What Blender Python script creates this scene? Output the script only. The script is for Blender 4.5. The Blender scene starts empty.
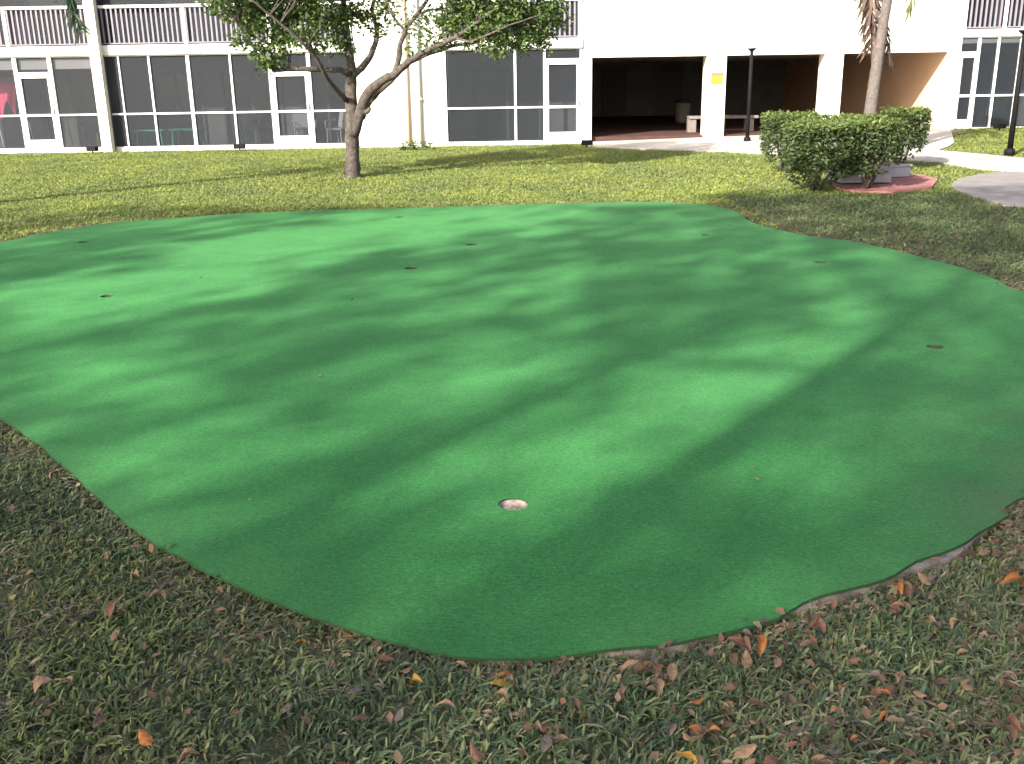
import bpy, bmesh, math, random
import numpy as np
from mathutils import Vector, Matrix, noise as mnoise

random.seed(7)
RNG = np.random.default_rng(11)
scene = bpy.context.scene
COL = scene.collection
R = math.radians

# ------------------------------------------------------------------ camera
FPX, EYE = 980.0, 1.6
PITCH = math.atan(300 / 980)
ROLL = math.atan(53 / 3253)
_f = np.array([0, math.cos(PITCH), -math.sin(PITCH)])
_r0 = np.array([1.0, 0, 0])
_u0 = np.cross(_r0, _f)
_r = math.cos(ROLL) * _r0 - math.sin(ROLL) * _u0
_u = math.sin(ROLL) * _r0 + math.cos(ROLL) * _u0


def ss(t):
    t = np.clip(t, 0, 1)
    return t * t * (3 - 2 * t)


def terrain(X, Y):
    """the lawn rises gently towards the right end of the building"""
    return 0.24 * np.clip((X - 1.0) / 11.0, 0, 1) ** 1.0 * ss((Y - 15.0) / 10.0)


def ray(px, py):
    return _f * FPX + _r * (px - 512) + _u * (382 - py)


def at(px, py, dz=0.0):
    d = ray(px, py)
    z = dz
    for _ in range(12):
        t = (z - EYE) / d[2]
        X, Y = d[0] * t, d[1] * t
        z = 0.5 * z + 0.5 * (float(terrain(X, Y)) + dz)
    return Vector((X, Y, float(terrain(X, Y)) + dz))


def at_y(px, py, Y):
    d = ray(px, py)
    p = d * (Y / d[1])
    return Vector((p[0], p[1], p[2] + EYE))


def project(X, Y, Z):
    q = np.stack([X, Y, Z - EYE], -1)
    w = q @ _f
    return 512 + FPX * (q @ _r) / w, 382 - FPX * (q @ _u) / w, w


cam_d = bpy.data.cameras.new('camera')
cam = bpy.data.objects.new('camera', cam_d)
COL.objects.link(cam)
cam.matrix_world = Matrix(((_r[0], _u[0], -_f[0], 0), (_r[1], _u[1], -_f[1], 0), (_r[2], _u[2], -_f[2], EYE), (0, 0, 0, 1)))
cam_d.sensor_width = 36
cam_d.lens = FPX / 1024 * 36
cam_d.clip_start = 0.05
cam_d.clip_end = 2000
scene.camera = cam

# ------------------------------------------------------------------ light
AZ, EL = R(37), R(29.2)          # light travels towards (sin AZ, cos AZ), falling at EL
SUN = Vector((-math.sin(AZ) * math.cos(EL), -math.cos(AZ) * math.cos(EL), math.sin(EL)))   # towards the sun
w = bpy.data.worlds.new('World')
scene.world = w
w.use_nodes = True
nt = w.node_tree
bg = nt.nodes['Background']
sky = nt.nodes.new('ShaderNodeTexSky')
sky.sky_type = 'NISHITA'
sky.sun_disc = False
sky.dust_density = 3.0
sky.ozone_density = 0.4
sky.air_density = 0.8
sky.sun_elevation = EL
sky.sun_rotation = math.atan2(SUN.x, SUN.y)
nt.links.new(sky.outputs[0], bg.inputs[0])
bg.inputs[1].default_value = 0.105
sd = bpy.data.lights.new('sun', 'SUN')
sd.energy = 4.4
sd.angle = R(0.53)
sd.color = (1.0, 0.95, 0.86)
so = bpy.data.objects.new('sun', sd)
COL.objects.link(so)
so.rotation_euler = (-SUN).to_track_quat('-Z', 'Y').to_euler()
scene.view_settings.view_transform = 'Standard'
scene.view_settings.look = 'None'
scene.view_settings.gamma = 1
scene.view_settings.exposure = 1.62
scene.cycles.max_bounces = 8
scene.cycles.transparent_max_bounces = 16


# ------------------------------------------------------------------ materials
def mat(name, c, rough=0.8, c2=None, scale=5.0, bump=0.0, bscale=60.0, spec=0.3, metal=0.0, alpha=1.0, trans=0.0,
        attr=False, sheen=0.0, detail=4.0, dirt=None, dscale=1.0, dth=(0.55, 0.75), bdist=0.01):
    m = bpy.data.materials.new(name)
    m.use_nodes = True
    n, l = m.node_tree.nodes, m.node_tree.links
    b = n['Principled BSDF']
    b.inputs['Roughness'].default_value = rough
    b.inputs['Specular IOR Level'].default_value = spec
    b.inputs['Metallic'].default_value = metal
    b.inputs['Alpha'].default_value = alpha
    b.inputs['Sheen Weight'].default_value = sheen
    geo = n.new('ShaderNodeNewGeometry')
    src = None
    if attr:
        a = n.new('ShaderNodeAttribute')
        a.attribute_name = 'tint'
        src = a.outputs['Color']
    elif c2 is not None:
        t = n.new('ShaderNodeTexNoise')
        t.inputs['Scale'].default_value = scale
        t.inputs['Detail'].default_value = detail
        l.new(geo.outputs['Position'], t.inputs['Vector'])
        r = n.new('ShaderNodeValToRGB')
        r.color_ramp.elements[0].position = 0.32
        r.color_ramp.elements[0].color = (*c, 1)
        r.color_ramp.elements[1].position = 0.68
        r.color_ramp.elements[1].color = (*c2, 1)
        l.new(t.outputs['Fac'], r.inputs[0])
        src = r.outputs['Color']
    if dirt is not None:
        t2 = n.new('ShaderNodeTexNoise')
        t2.inputs['Scale'].default_value = dscale
        t2.inputs['Detail'].default_value = 6
        l.new(geo.outputs['Position'], t2.inputs['Vector'])
        mr = n.new('ShaderNodeMapRange')
        mr.inputs[1].default_value, mr.inputs[2].default_value = dth
        l.new(t2.outputs['Fac'], mr.inputs[0])
        mx = n.new('ShaderNodeMix')
        mx.data_type = 'RGBA'
        mx.inputs[6].default_value = (*c, 1)
        if src is not None:
            l.new(src, mx.inputs[6])
        mx.inputs[7].default_value = (*dirt, 1)
        l.new(mr.outputs[0], mx.inputs[0])
        src = mx.outputs[2]
    if src is not None:
        l.new(src, b.inputs['Base Color'])
    else:
        b.inputs['Base Color'].default_value = (*c, 1)
    if bump:
        t3 = n.new('ShaderNodeTexNoise')
        t3.inputs['Scale'].default_value = bscale
        t3.inputs['Detail'].default_value = 4
        l.new(geo.outputs['Position'], t3.inputs['Vector'])
        bp = n.new('ShaderNodeBump')
        bp.inputs['Strength'].default_value = bump
        bp.inputs['Distance'].default_value = bdist
        l.new(t3.outputs['Fac'], bp.inputs['Height'])
        l.new(bp.outputs[0], b.inputs['Normal'])
    if trans:
        tr = n.new('ShaderNodeBsdfTranslucent')
        if src is not None:
            l.new(src, tr.inputs[0])
        else:
            tr.inputs[0].default_value = (*c, 1)
        ms = n.new('ShaderNodeMixShader')
        ms.inputs[0].default_value = trans
        l.new(b.outputs[0], ms.inputs[1])
        l.new(tr.outputs[0], ms.inputs[2])
        l.new(ms.outputs[0], n['Material Output'].inputs[0])
    return m


M = {}
M['stucco'] = mat('stucco', (0.80, 0.76, 0.68), 0.9, (0.74, 0.70, 0.61), 1.2, 0.25, 90)
M['slider'] = mat('slider_frame', (0.07, 0.07, 0.075), 0.6)
M['rail'] = mat('rail_paint', (0.21, 0.20, 0.235), 0.6, (0.18, 0.17, 0.20), 5)
M['cream'] = mat('cream_paint', (0.72, 0.66, 0.52), 0.8, (0.62, 0.56, 0.43), 3.0, 0.15, 60)
M['white'] = mat('white_aluminium', (0.80, 0.80, 0.80), 0.45, (0.72, 0.72, 0.72), 4, 0.0)
M['slab'] = mat('painted_slab', (0.80, 0.77, 0.72), 0.8, (0.66, 0.63, 0.57), 2.5, 0.1, 60)
M['tan'] = mat('tan_wall', (0.76, 0.53, 0.39), 0.9, (0.71, 0.49, 0.36), 1.5, 0.1, 80)
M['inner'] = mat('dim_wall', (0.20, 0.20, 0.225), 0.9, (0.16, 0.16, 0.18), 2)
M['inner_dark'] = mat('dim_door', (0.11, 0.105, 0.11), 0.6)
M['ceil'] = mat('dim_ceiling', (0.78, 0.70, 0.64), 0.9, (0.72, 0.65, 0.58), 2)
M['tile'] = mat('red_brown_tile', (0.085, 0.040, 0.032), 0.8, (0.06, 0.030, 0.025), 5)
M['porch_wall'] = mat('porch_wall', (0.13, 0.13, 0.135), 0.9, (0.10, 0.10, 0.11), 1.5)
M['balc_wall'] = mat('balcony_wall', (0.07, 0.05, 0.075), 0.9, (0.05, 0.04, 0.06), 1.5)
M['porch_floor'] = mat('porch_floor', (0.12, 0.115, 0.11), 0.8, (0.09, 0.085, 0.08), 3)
M['glass'] = mat('dark_glass', (0.02, 0.025, 0.03), 0.12, spec=0.5)
M['blind'] = mat('grey_blind', (0.42, 0.42, 0.44), 0.8)
M['green_plastic'] = mat('green_plastic', (0.05, 0.30, 0.20), 0.5)
M['dark_plastic'] = mat('dark_plastic', (0.04, 0.04, 0.05), 0.5)
M['pink'] = mat('pink_cloth', (0.75, 0.10, 0.22), 0.9)
M['black'] = mat('black_metal', (0.006, 0.006, 0.007), 0.7, (0.011, 0.010, 0.010), 12, spec=0.12)
M['lens'] = mat('lamp_lens', (0.55, 0.52, 0.5), 0.2)
M['concrete'] = mat('concrete', (0.46, 0.43, 0.38), 0.9, (0.36, 0.33, 0.29), 3.5, 0.3, 120, dirt=(0.22, 0.19, 0.15), dscale=1.3, dth=(0.58, 0.8))
M['pad'] = mat('pad_concrete', (0.25, 0.225, 0.21), 0.9, (0.20, 0.18, 0.17), 5, 0.3, 150, dirt=(0.18, 0.165, 0.15), dscale=1.6, dth=(0.52, 0.8))
M['edge_conc'] = mat('edge_concrete', (0.36, 0.31, 0.26), 0.95, (0.19, 0.15, 0.12), 18, 0.6, 150)
M['redpaint'] = mat('red_paint', (0.40, 0.175, 0.155), 0.9, (0.30, 0.115, 0.105), 6, 0.2, 120)
M['cabinet'] = mat('grey_cabinet', (0.34, 0.34, 0.355), 0.55, (0.27, 0.27, 0.285), 5)
M['bark'] = mat('bark', (0.115, 0.095, 0.082), 0.95, (0.045, 0.037, 0.031), 18, 0.9, 45, bdist=0.02)
M['palm_bark'] = mat('palm_bark', (0.15, 0.125, 0.112), 0.95, (0.085, 0.070, 0.063), 22, 0.8, 60)
M['leaf'] = mat('tree_leaf', (0, 0, 0), 0.5, attr=True, trans=0.45, spec=0.35)
M['frond'] = mat('frond_leaf', (0, 0, 0), 0.5, attr=True, trans=0.25)
M['grass'] = mat('grass_blade', (0, 0, 0), 0.6, attr=True, trans=0.3, spec=0.25)
M['litter'] = mat('leaf_scrap', (0, 0, 0), 0.8, attr=True, trans=0.1)
M['yellow'] = mat('yellow_sign', (0.80, 0.55, 0.03), 0.5, (0.72, 0.5, 0.03), 8)
M['signtop'] = mat('red_sign', (0.45, 0.16, 0.10), 0.5)
M['sand'] = mat('cup_sand', (0.40, 0.35, 0.29), 0.95, (0.17, 0.115, 0.095), 34, 0.6, 120)
M['cupshade'] = mat('cup_shade', (0.035, 0.03, 0.025), 0.9, (0.06, 0.05, 0.035), 40)  # deep shade inside the holes, put into the colour
M['pipe_tan'] = mat('tan_pipe', (0.60, 0.45, 0.30), 0.7)
M['pipe_grey'] = mat('grey_pipe', (0.50, 0.48, 0.45), 0.6)
M['backing'] = mat('turf_backing', (0.028, 0.085, 0.030), 0.9)


def turf_mat():
    m = bpy.data.materials.new('turf_carpet')
    m.use_nodes = True
    n, l = m.node_tree.nodes, m.node_tree.links
    b = n['Principled BSDF']
    geo = n.new('ShaderNodeNewGeometry')

    def noise(scale, detail=4, rough=0.55, stretch=None):
        t = n.new('ShaderNodeTexNoise')
        t.inputs['Scale'].default_value = scale
        t.inputs['Detail'].default_value = detail
        t.inputs['Roughness'].default_value = rough
        if stretch:
            mp = n.new('ShaderNodeMapping')
            mp.inputs['Scale'].default_value = stretch
            l.new(geo.outputs['Position'], mp.inputs[0])
            l.new(mp.outputs[0], t.inputs['Vector'])
        else:
            l.new(geo.outputs['Position'], t.inputs['Vector'])
        return t

    def ramp(t, p0, c0, p1, c1):
        r = n.new('ShaderNodeValToRGB')
        r.color_ramp.elements[0].position, r.color_ramp.elements[0].color = p0, (*c0, 1)
        r.color_ramp.elements[1].position, r.color_ramp.elements[1].color = p1, (*c1, 1)
        l.new(t.outputs['Fac'], r.inputs[0])
        return r

    def mix(a, bb, fac, blend='MIX'):
        x = n.new('ShaderNodeMix')
        x.data_type = 'RGBA'
        x.blend_type = blend
        if isinstance(fac, float):
            x.inputs[0].default_value = fac
        else:
            l.new(fac, x.inputs[0])
        l.new(a, x.inputs[6])
        if isinstance(bb, tuple):
            x.inputs[7].default_value = (*bb, 1)
        else:
            l.new(bb, x.inputs[7])
        return x.outputs[2]

    base = ramp(noise(2.3, 8, 0.7), 0.3, (0.025, 0.150, 0.037), 0.7, (0.042, 0.214, 0.050))
    weave = ramp(noise(1.0, 4, 0.75, (45, 120, 60)), 0.33, (0.58, 0.66, 0.66), 0.67, (1.36, 1.30, 1.30))
    fib = ramp(noise(150, 3, 0.75), 0.35, (0.60, 0.66, 0.66), 0.66, (1.38, 1.3, 1.3))
    c = mix(base.outputs[0], weave.outputs[0], 0.9, 'MULTIPLY')
    c = mix(c, fib.outputs[0], 0.85, 'MULTIPLY')
    # worn, dusty patches: matted grey brown dirt, mostly along the rim (vertex attribute) and in blotches
    a = n.new('ShaderNodeAttribute')
    a.attribute_name = 'wear'
    wn = noise(2.2, 6)
    ml = n.new('ShaderNodeMath')
    ml.operation = 'MULTIPLY'
    l.new(a.outputs['Fac'], ml.inputs[0])
    mr = n.new('ShaderNodeMapRange')
    mr.inputs[1].default_value, mr.inputs[2].default_value = 0.35, 0.65
    l.new(wn.outputs['Fac'], mr.inputs[0])
    mr.inputs[3].default_value = 0.25
    l.new(mr.outputs[0], ml.inputs[1])
    wq = n.new('ShaderNodeMath'); wq.operation = 'MULTIPLY'; wq.inputs[1].default_value = 0.6
    l.new(ml.outputs[0], wq.inputs[0])
    c = mix(c, (0.115, 0.135, 0.075), wq.outputs[0])
    sp = noise(60, 2)
    spk = n.new('ShaderNodeMapRange')
    spk.inputs[1].default_value, spk.inputs[2].default_value = 0.66, 0.74
    l.new(sp.outputs['Fac'], spk.inputs[0])
    sm = n.new('ShaderNodeMath'); sm.operation = 'MULTIPLY'; sm.inputs[1].default_value = 0.5
    l.new(spk.outputs[0], sm.inputs[0])
    c = mix(c, (0.02, 0.06, 0.03), sm.outputs[0])
    l.new(c, b.inputs['Base Color'])
    b.inputs['Roughness'].default_value = 0.9
    b.inputs['Specular IOR Level'].default_value = 0.15
    b.inputs['Sheen Weight'].default_value = 0.06
    b.inputs['Sheen Roughness'].default_value = 0.5
    b.inputs['Sheen Tint'].default_value = (0.55, 0.9, 0.5, 1)
    bp = n.new('ShaderNodeBump')
    bp.inputs['Strength'].default_value = 0.6
    bp.inputs['Distance'].default_value = 0.004
    l.new(noise(260, 3, 0.7).outputs['Fac'], bp.inputs['Height'])
    bp2 = n.new('ShaderNodeBump')
    bp2.inputs['Strength'].default_value = 0.35
    bp2.inputs['Distance'].default_value = 0.03
    l.new(noise(2.0, 3).outputs['Fac'], bp2.inputs['Height'])
    l.new(bp.outputs[0], bp2.inputs['Normal'])
    l.new(bp2.outputs[0], b.inputs['Normal'])
    return m


M['turf'] = turf_mat()


def screen_mat():
    m = bpy.data.materials.new('insect_screen')
    m.use_nodes = True
    n, l = m.node_tree.nodes, m.node_tree.links
    b = n['Principled BSDF']
    b.inputs['Base Color'].default_value = (0.013, 0.018, 0.025, 1)
    b.inputs['Roughness'].default_value = 0.7
    t = n.new('ShaderNodeBsdfTransparent')
    mx = n.new('ShaderNodeMixShader')
    mx.inputs[0].default_value = 0.55
    l.new(t.outputs[0], mx.inputs[1])
    l.new(b.outputs[0], mx.inputs[2])
    l.new(mx.outputs[0], n['Material Output'].inputs[0])
    return m


M['screen'] = screen_mat()


def soil_mat():
    m = mat('lawn_soil', (0.10, 0.092, 0.050), 0.95, (0.13, 0.14, 0.062), 9, 0.8, 40, dirt=(0.12, 0.095, 0.065), dscale=3, dth=(0.5, 0.7), bdist=0.03)
    return m


M['soil'] = soil_mat()


# ------------------------------------------------------------------ mesh helpers
class MB:
    def __init__(s):
        s.v, s.f, s.c = [], [], []

    def box(s, x0, x1, y0, y1, z0, z1, col=None):
        i = len(s.v)
        s.v += [(x0, y0, z0), (x1, y0, z0), (x1, y1, z0), (x0, y1, z0), (x0, y0, z1), (x1, y0, z1), (x1, y1, z1), (x0, y1, z1)]
        s.f += [(i, i + 3, i + 2, i + 1), (i + 4, i + 5, i + 6, i + 7), (i, i + 1, i + 5, i + 4), (i + 1, i + 2, i + 6, i + 5), (i + 2, i + 3, i + 7, i + 6), (i + 3, i, i + 4, i + 7)]
        return s

    def quad(s, *p):
        i = len(s.v)
        s.v += [tuple(q) for q in p]
        s.f.append(tuple(range(i, i + len(p))))
        return s

    def tube(s, pts, rad, n=8, cap=True):
        pts = [Vector(p) for p in pts]
        prev = None
        rings = []
        for k, p in enumerate(pts):
            t = (pts[min(k + 1, len(pts) - 1)] - pts[max(k - 1, 0)]).normalized()
            if prev is None:
                a = t.orthogonal().normalized()
            else:
                a = (prev - t * prev.dot(t)).normalized()
            prev = a
            b = t.cross(a)
            i = len(s.v)
            for j in range(n):
                q = 2 * math.pi * j / n
                s.v.append(tuple(p + (a * math.cos(q) + b * math.sin(q)) * rad[k]))
            rings.append(i)
        for A, B in zip(rings, rings[1:]):
            for j in range(n):
                s.f.append((A + j, A + (j + 1) % n, B + (j + 1) % n, B + j))
        if cap:
            s.f.append(tuple(rings[0] + j for j in reversed(range(n))))
            s.f.append(tuple(rings[-1] + j for j in range(n)))
        return s

    def lathe(s, prof, n=16, cx=0, cy=0):
        return s.tube([(cx, cy, z) for r, z in prof], [r for r, z in prof], n)

    def build(s, name, m, parent=None, smooth=False, bevel=0.0, loc=(0, 0, 0)):
        me = bpy.data.meshes.new(name)
        me.from_pydata(s.v, [], s.f)
        me.update()
        o = bpy.data.objects.new(name, me)
        COL.objects.link(o)
        me.materials.append(m)
        if smooth:
            me.polygons.foreach_set('use_smooth', [True] * len(me.polygons))
        if s.c:
            at_ = me.color_attributes.new('tint', 'FLOAT_COLOR', 'POINT')
            at_.data.foreach_set('color', np.array(s.c, dtype=np.float32).ravel())
        if bevel:
            bv = o.modifiers.new('bevel', 'BEVEL')
            bv.width = bevel
            bv.segments = 2
            bv.limit_method = 'ANGLE'
        if parent:
            o.parent = parent
        o.location = loc
        return o


def np_mesh(name, V, F, m, tint=None, parent=None, smooth=False):
    """V (n,3) and F (m,k) numpy arrays"""
    me = bpy.data.meshes.new(name)
    k = F.shape[1]
    me.vertices.add(len(V))
    me.vertices.foreach_set('co', V.astype(np.float32).ravel())
    me.loops.add(F.size)
    me.loops.foreach_set('vertex_index', F.astype(np.int32).ravel())
    me.polygons.add(len(F))
    me.polygons.foreach_set('loop_start', np.arange(0, F.size, k, dtype=np.int32))
    me.update(calc_edges=True)
    if smooth:
        me.polygons.foreach_set('use_smooth', np.ones(len(F), dtype=bool))
    me.materials.append(m)
    if tint is not None:
        a = me.color_attributes.new('tint', 'FLOAT_COLOR', 'POINT')
        t4 = np.ones((len(V), 4), dtype=np.float32)
        t4[:, :3] = tint
        a.data.foreach_set('color', t4.ravel())
    o = bpy.data.objects.new(name, me)
    COL.objects.link(o)
    if parent:
        o.parent = parent
    return o


def tag(o, label=None, cat=None, group=None, kind=None):
    if label:
        o['label'] = label
    if cat:
        o['category'] = cat
    if group:
        o['group'] = group
    if kind:
        o['kind'] = kind
    return o


def empty(name, loc=(0, 0, 0), label=None, cat=None, group=None, rz=0.0):
    o = bpy.data.objects.new(name, None)
    o.location = loc
    o.rotation_euler = (0, 0, rz)
    o.empty_display_size = 0.2
    COL.objects.link(o)
    return tag(o, label, cat, group)


def copy_tree(o, parent=None):
    c = o.copy()
    COL.objects.link(c)
    c.parent = parent
    for ch in [x for x in bpy.data.objects if x.parent == o]:
        copy_tree(ch, c)
    return c


def smooth_closed(P, step=0.06):
    """closed Catmull-Rom through P, resampled"""
    P = np.array(P, float)
    n = len(P)
    out = []
    for i in range(n):
        p0, p1, p2, p3 = P[i - 1], P[i], P[(i + 1) % n], P[(i + 2) % n]
        k = max(2, int(np.linalg.norm(p2 - p1) / step))
        for t in np.linspace(0, 1, k, endpoint=False):
            out.append(0.5 * ((2 * p1) + (-p0 + p2) * t + (2 * p0 - 5 * p1 + 4 * p2 - p3) * t * t + (-p0 + 3 * p1 - 3 * p2 + p3) * t ** 3))
    return np.array(out)


def inside(poly, X, Y):
    """vectorised point-in-polygon"""
    r = np.zeros(np.shape(X), bool)
    n = len(poly)
    j = n - 1
    for i in range(n):
        xi, yi = poly[i][0], poly[i][1]
        xj, yj = poly[j][0], poly[j][1]
        c = ((yi > Y) != (yj > Y)) & (X < (xj - xi) * (Y - yi) / (yj - yi + 1e-12) + xi)
        r ^= c
        j = i
    return r


def edge_dist(poly, X, Y):
    """distance to a densely sampled closed outline"""
    P = np.array(poly)[:, :2]
    out = np.full(X.shape, 1e9)
    for s in range(0, len(X), 4000):
        d = (X[s:s + 4000, None] - P[None, :, 0]) ** 2 + (Y[s:s + 4000, None] - P[None, :, 1]) ** 2
        out[s:s + 4000] = np.sqrt(d.min(1))
    return out


def vnoise(X, Y, s, seed=0.0):
    return np.array([mnoise.noise((x * s + seed, y * s - seed, seed * 0.37)) for x, y in zip(X, Y)])


def sheet(name, outline, m, dz, kind=None, parent=None, skirt=0.0, cell=0.8):
    """a polygon laid on the terrain, dz above it, with an optional skirt down"""
    bm = bmesh.new()
    vs = [bm.verts.new((p[0], p[1], 0)) for p in outline]
    ed = [bm.edges.new((vs[i], vs[(i + 1) % len(vs)])) for i in range(len(vs))]
    bmesh.ops.triangle_fill(bm, edges=ed, use_beauty=True)
    for _ in range(4):
        e = [e for e in bm.edges if e.calc_length() > cell]
        if not e:
            break
        bmesh.ops.subdivide_edges(bm, edges=e, cuts=1)
        bmesh.ops.triangulate(bm, faces=bm.faces[:])
    bmesh.ops.recalc_face_normals(bm, faces=bm.faces[:])
    for f in bm.faces:
        f.normal_update()
        if f.normal.z < 0:
            f.normal_flip()
    for v in bm.verts:
        v.co.z = float(terrain(v.co.x, v.co.y)) + dz
    if skirt:
        be = [e for e in bm.edges if e.is_boundary]
        r = bmesh.ops.extrude_edge_only(bm, edges=be)
        for v in [g for g in r['geom'] if isinstance(g, bmesh.types.BMVert)]:
            v.co.z -= skirt
    me = bpy.data.meshes.new(name)
    bm.to_mesh(me)
    bm.free()
    me.materials.append(m)
    o = bpy.data.objects.new(name, me)
    COL.objects.link(o)
    if parent:
        o.parent = parent
    if kind:
        o['kind'] = kind
    return o


# ------------------------------------------------------------------ ground
xs = np.array([-400, -150, -60, -30] + list(np.arange(-22, 22.01, 0.4)) + [30, 60, 150, 400])
ys = np.array([-400, -150, -60, -20] + list(np.arange(-4, 27.01, 0.4)) + [34, 45, 60, 150, 400])
GX, GY = np.meshgrid(xs, ys)
V = np.stack([GX.ravel(), GY.ravel(), terrain(GX.ravel(), GY.ravel())], -1)
V[:, 2] += 0.012 * np.array([mnoise.noise((a * 0.7, b * 0.7, 0)) for a, b in V[:, :2]]) * (V[:, 1] > 14.5) - 0.012
nx = len(xs)
idx = np.arange(len(V)).reshape(len(ys), nx)
F = np.stack([idx[:-1, :-1].ravel(), idx[:-1, 1:].ravel(), idx[1:, 1:].ravel(), idx[1:, :-1].ravel()], -1)
lawn = np_mesh('lawn', V, F, M['soil'])
tag(lawn, kind='structure')

# ------------------------------------------------------------------ putting green
outline_px = [(0, 242), (40, 234), (100, 224), (160, 219), (230, 214), (300, 211), (400, 208), (500, 205), (600, 202.5), (655, 202), (700, 204),
              (725, 208), (740, 214), (752, 222), (775, 229), (810, 236), (850, 241), (890, 249), (930, 259), (970, 270), (1000, 281), (1024, 292)]
near_px = [(1024, 500), (1010, 515), (985, 530), (955, 548), (925, 563), (900, 576), (860, 592), (810, 606), (760, 622), (700, 638), (640, 648), (580, 654),
           (520, 658), (480, 657), (440, 652), (400, 643), (350, 628), (300, 611), (260, 595), (220, 577), (180, 556), (150, 540), (120, 517), (90, 490),
           (60, 462), (30, 438), (0, 418)]
ZT = 0.030
O = [at(*p, dz=ZT)[:2] for p in outline_px] + [(4.45, 6.6), (4.4, 5.6), (3.8, 4.7), (2.85, 4.05)] + [at(*p, dz=ZT)[:2] for p in near_px] + \
    [(-3.35, 5.35), (-4.4, 6.3), (-5.5, 7.5), (-6.3, 8.8), (-6.3, 10.0)]
OUT = smooth_closed(O, 0.05)
# frayed edge: a little wobble, torn bites on the near right side
cen = OUT.mean(0)
tang = np.roll(OUT, -1, 0) - np.roll(OUT, 1, 0)
nrm = np.stack([tang[:, 1], -tang[:, 0]], -1)
nrm /= np.linalg.norm(nrm, axis=1)[:, None]
sgn = np.sign(((OUT - cen) * nrm).sum(1).mean())
nrm *= sgn                                    # outward
wob = vnoise(OUT[:, 0], OUT[:, 1], 5.0, 3.0) * 0.012 + vnoise(OUT[:, 0], OUT[:, 1], 22.0, 5.0) * 0.005
tornzone = np.clip((OUT[:, 0] + 0.1) / 0.3, 0, 1) * np.clip((5.0 - OUT[:, 1]) / 0.6, 0, 1)
tear = np.clip(vnoise(OUT[:, 0], OUT[:, 1], 3.3, 9.0) + 0.15, 0, 1) * 0.055 * tornzone
TURF = OUT + nrm * (wob - tear)[:, None]
CONC = OUT + nrm * (-0.026 + 0.056 * np.clip(vnoise(OUT[:, 0], OUT[:, 1], 2.6, 17.0) * 1.5 + 0.35, 0, 1) * tornzone + vnoise(OUT[:, 0], OUT[:, 1], 12, 1) * 0.006)[:, None]

EXCL = np.where((tornzone > 0.3)[:, None], CONC - nrm * 0.004, OUT - nrm * 0.016)
holes = [((513, 504), 0.058, 'sand'), ((935, 346.5), 0.051, 'dark'), ((820, 262), 0.051, 'dark'), ((107, 296), 0.051, 'dark'), ((411, 268), 0.06, 'dark'),
         ((472, 244.5), 0.055, 'dark'), ((83, 242), 0.058, 'dark'), ((706, 235), 0.051, 'dark'), ((400, 217), 0.058, 'dark')]
green = empty('putting_green', (float(cen[0]), float(cen[1]), 0), 'large rounded putting green of green artificial turf with small holes, set into the lawn', 'putting green')
HC = [at(*p, dz=ZT) for p, r_, k in holes]


def build_turf():
    bm = bmesh.new()
    edges = []
    vs = [bm.verts.new((p[0], p[1], ZT)) for p in TURF]
    outer = vs[:]
    edges += [bm.edges.new((vs[i], vs[(i + 1) % len(vs)])) for i in range(len(vs))]
    for c, (p, r_, k) in zip(HC, holes):
        hv = [bm.verts.new((c.x + r_ * math.cos(2 * math.pi * j / 28), c.y + r_ * math.sin(2 * math.pi * j / 28), ZT)) for j in range(28)]
        edges += [bm.edges.new((hv[i], hv[(i + 1) % 28])) for i in range(28)]
    bmesh.ops.triangle_fill(bm, edges=edges, use_beauty=True)
    for _ in range(5):
        e = [e for e in bm.edges if e.calc_length() > 0.35 and not e.is_boundary]
        if not e:
            break
        bmesh.ops.subdivide_edges(bm, edges=e, cuts=1)
        bmesh.ops.triangulate(bm, faces=bm.faces[:])
    for f in bm.faces:
        f.normal_update()
        if f.normal.z < 0:
            f.normal_flip()
    ring = [e for e in bm.edges if e.is_boundary]
    tops = set(bm.faces)
    r = bmesh.ops.extrude_edge_only(bm, edges=ring)
    for v in [g for g in r['geom'] if isinstance(g, bmesh.types.BMVert)]:
        v.co.z -= 0.011
    for f in bm.faces:
        f.material_index = 0 if f in tops else 1
    me = bpy.data.meshes.new('turf')
    bm.to_mesh(me)
    bm.free()
    n = len(me.vertices)
    co = np.empty(n * 3, np.float32)
    me.vertices.foreach_get('co', co)
    co = co.reshape(-1, 3)
    d = edge_dist(TURF, co[:, 0].astype(float), co[:, 1].astype(float))
    right = np.clip((co[:, 0] - 1.2) / 1.2, 0, 1) * np.clip((6.5 - co[:, 1]) / 2.0, 0, 1)
    wear = np.clip(1 - d / 0.45, 0, 1) * (0.30 + 0.70 * right) * 0.85 + 0.55 * np.clip(1 - d / 1.6, 0, 1) * right
    a = me.attributes.new('wear', 'FLOAT', 'POINT')
    a.data.foreach_set('value', wear.astype(np.float32))
    me.materials.append(M['turf'])
    me.materials.append(M['backing'])
    me.transform(Matrix.Translation((-float(cen[0]), -float(cen[1]), 0)))
    o = bpy.data.objects.new('turf', me)
    COL.objects.link(o)
    o.parent = green
    return o


turf = build_turf()
mb = MB()
n = len(OUT)
INN = OUT - nrm * 0.16
for i in range(n):
    j = (i + 1) % n
    q = lambda P, k, z: (P[k][0] - cen[0], P[k][1] - cen[1], z)
    mb.quad(q(INN, i, 0.0185), q(INN, j, 0.0185), q(CONC, j, 0.0165), q(CONC, i, 0.0165))
    mb.quad(q(CONC, i, 0.0165), q(CONC, j, 0.0165), q(CONC, j, -0.05), q(CONC, i, -0.05))
ce = mb.build('concrete_edge', M['edge_conc'], green)
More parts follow.
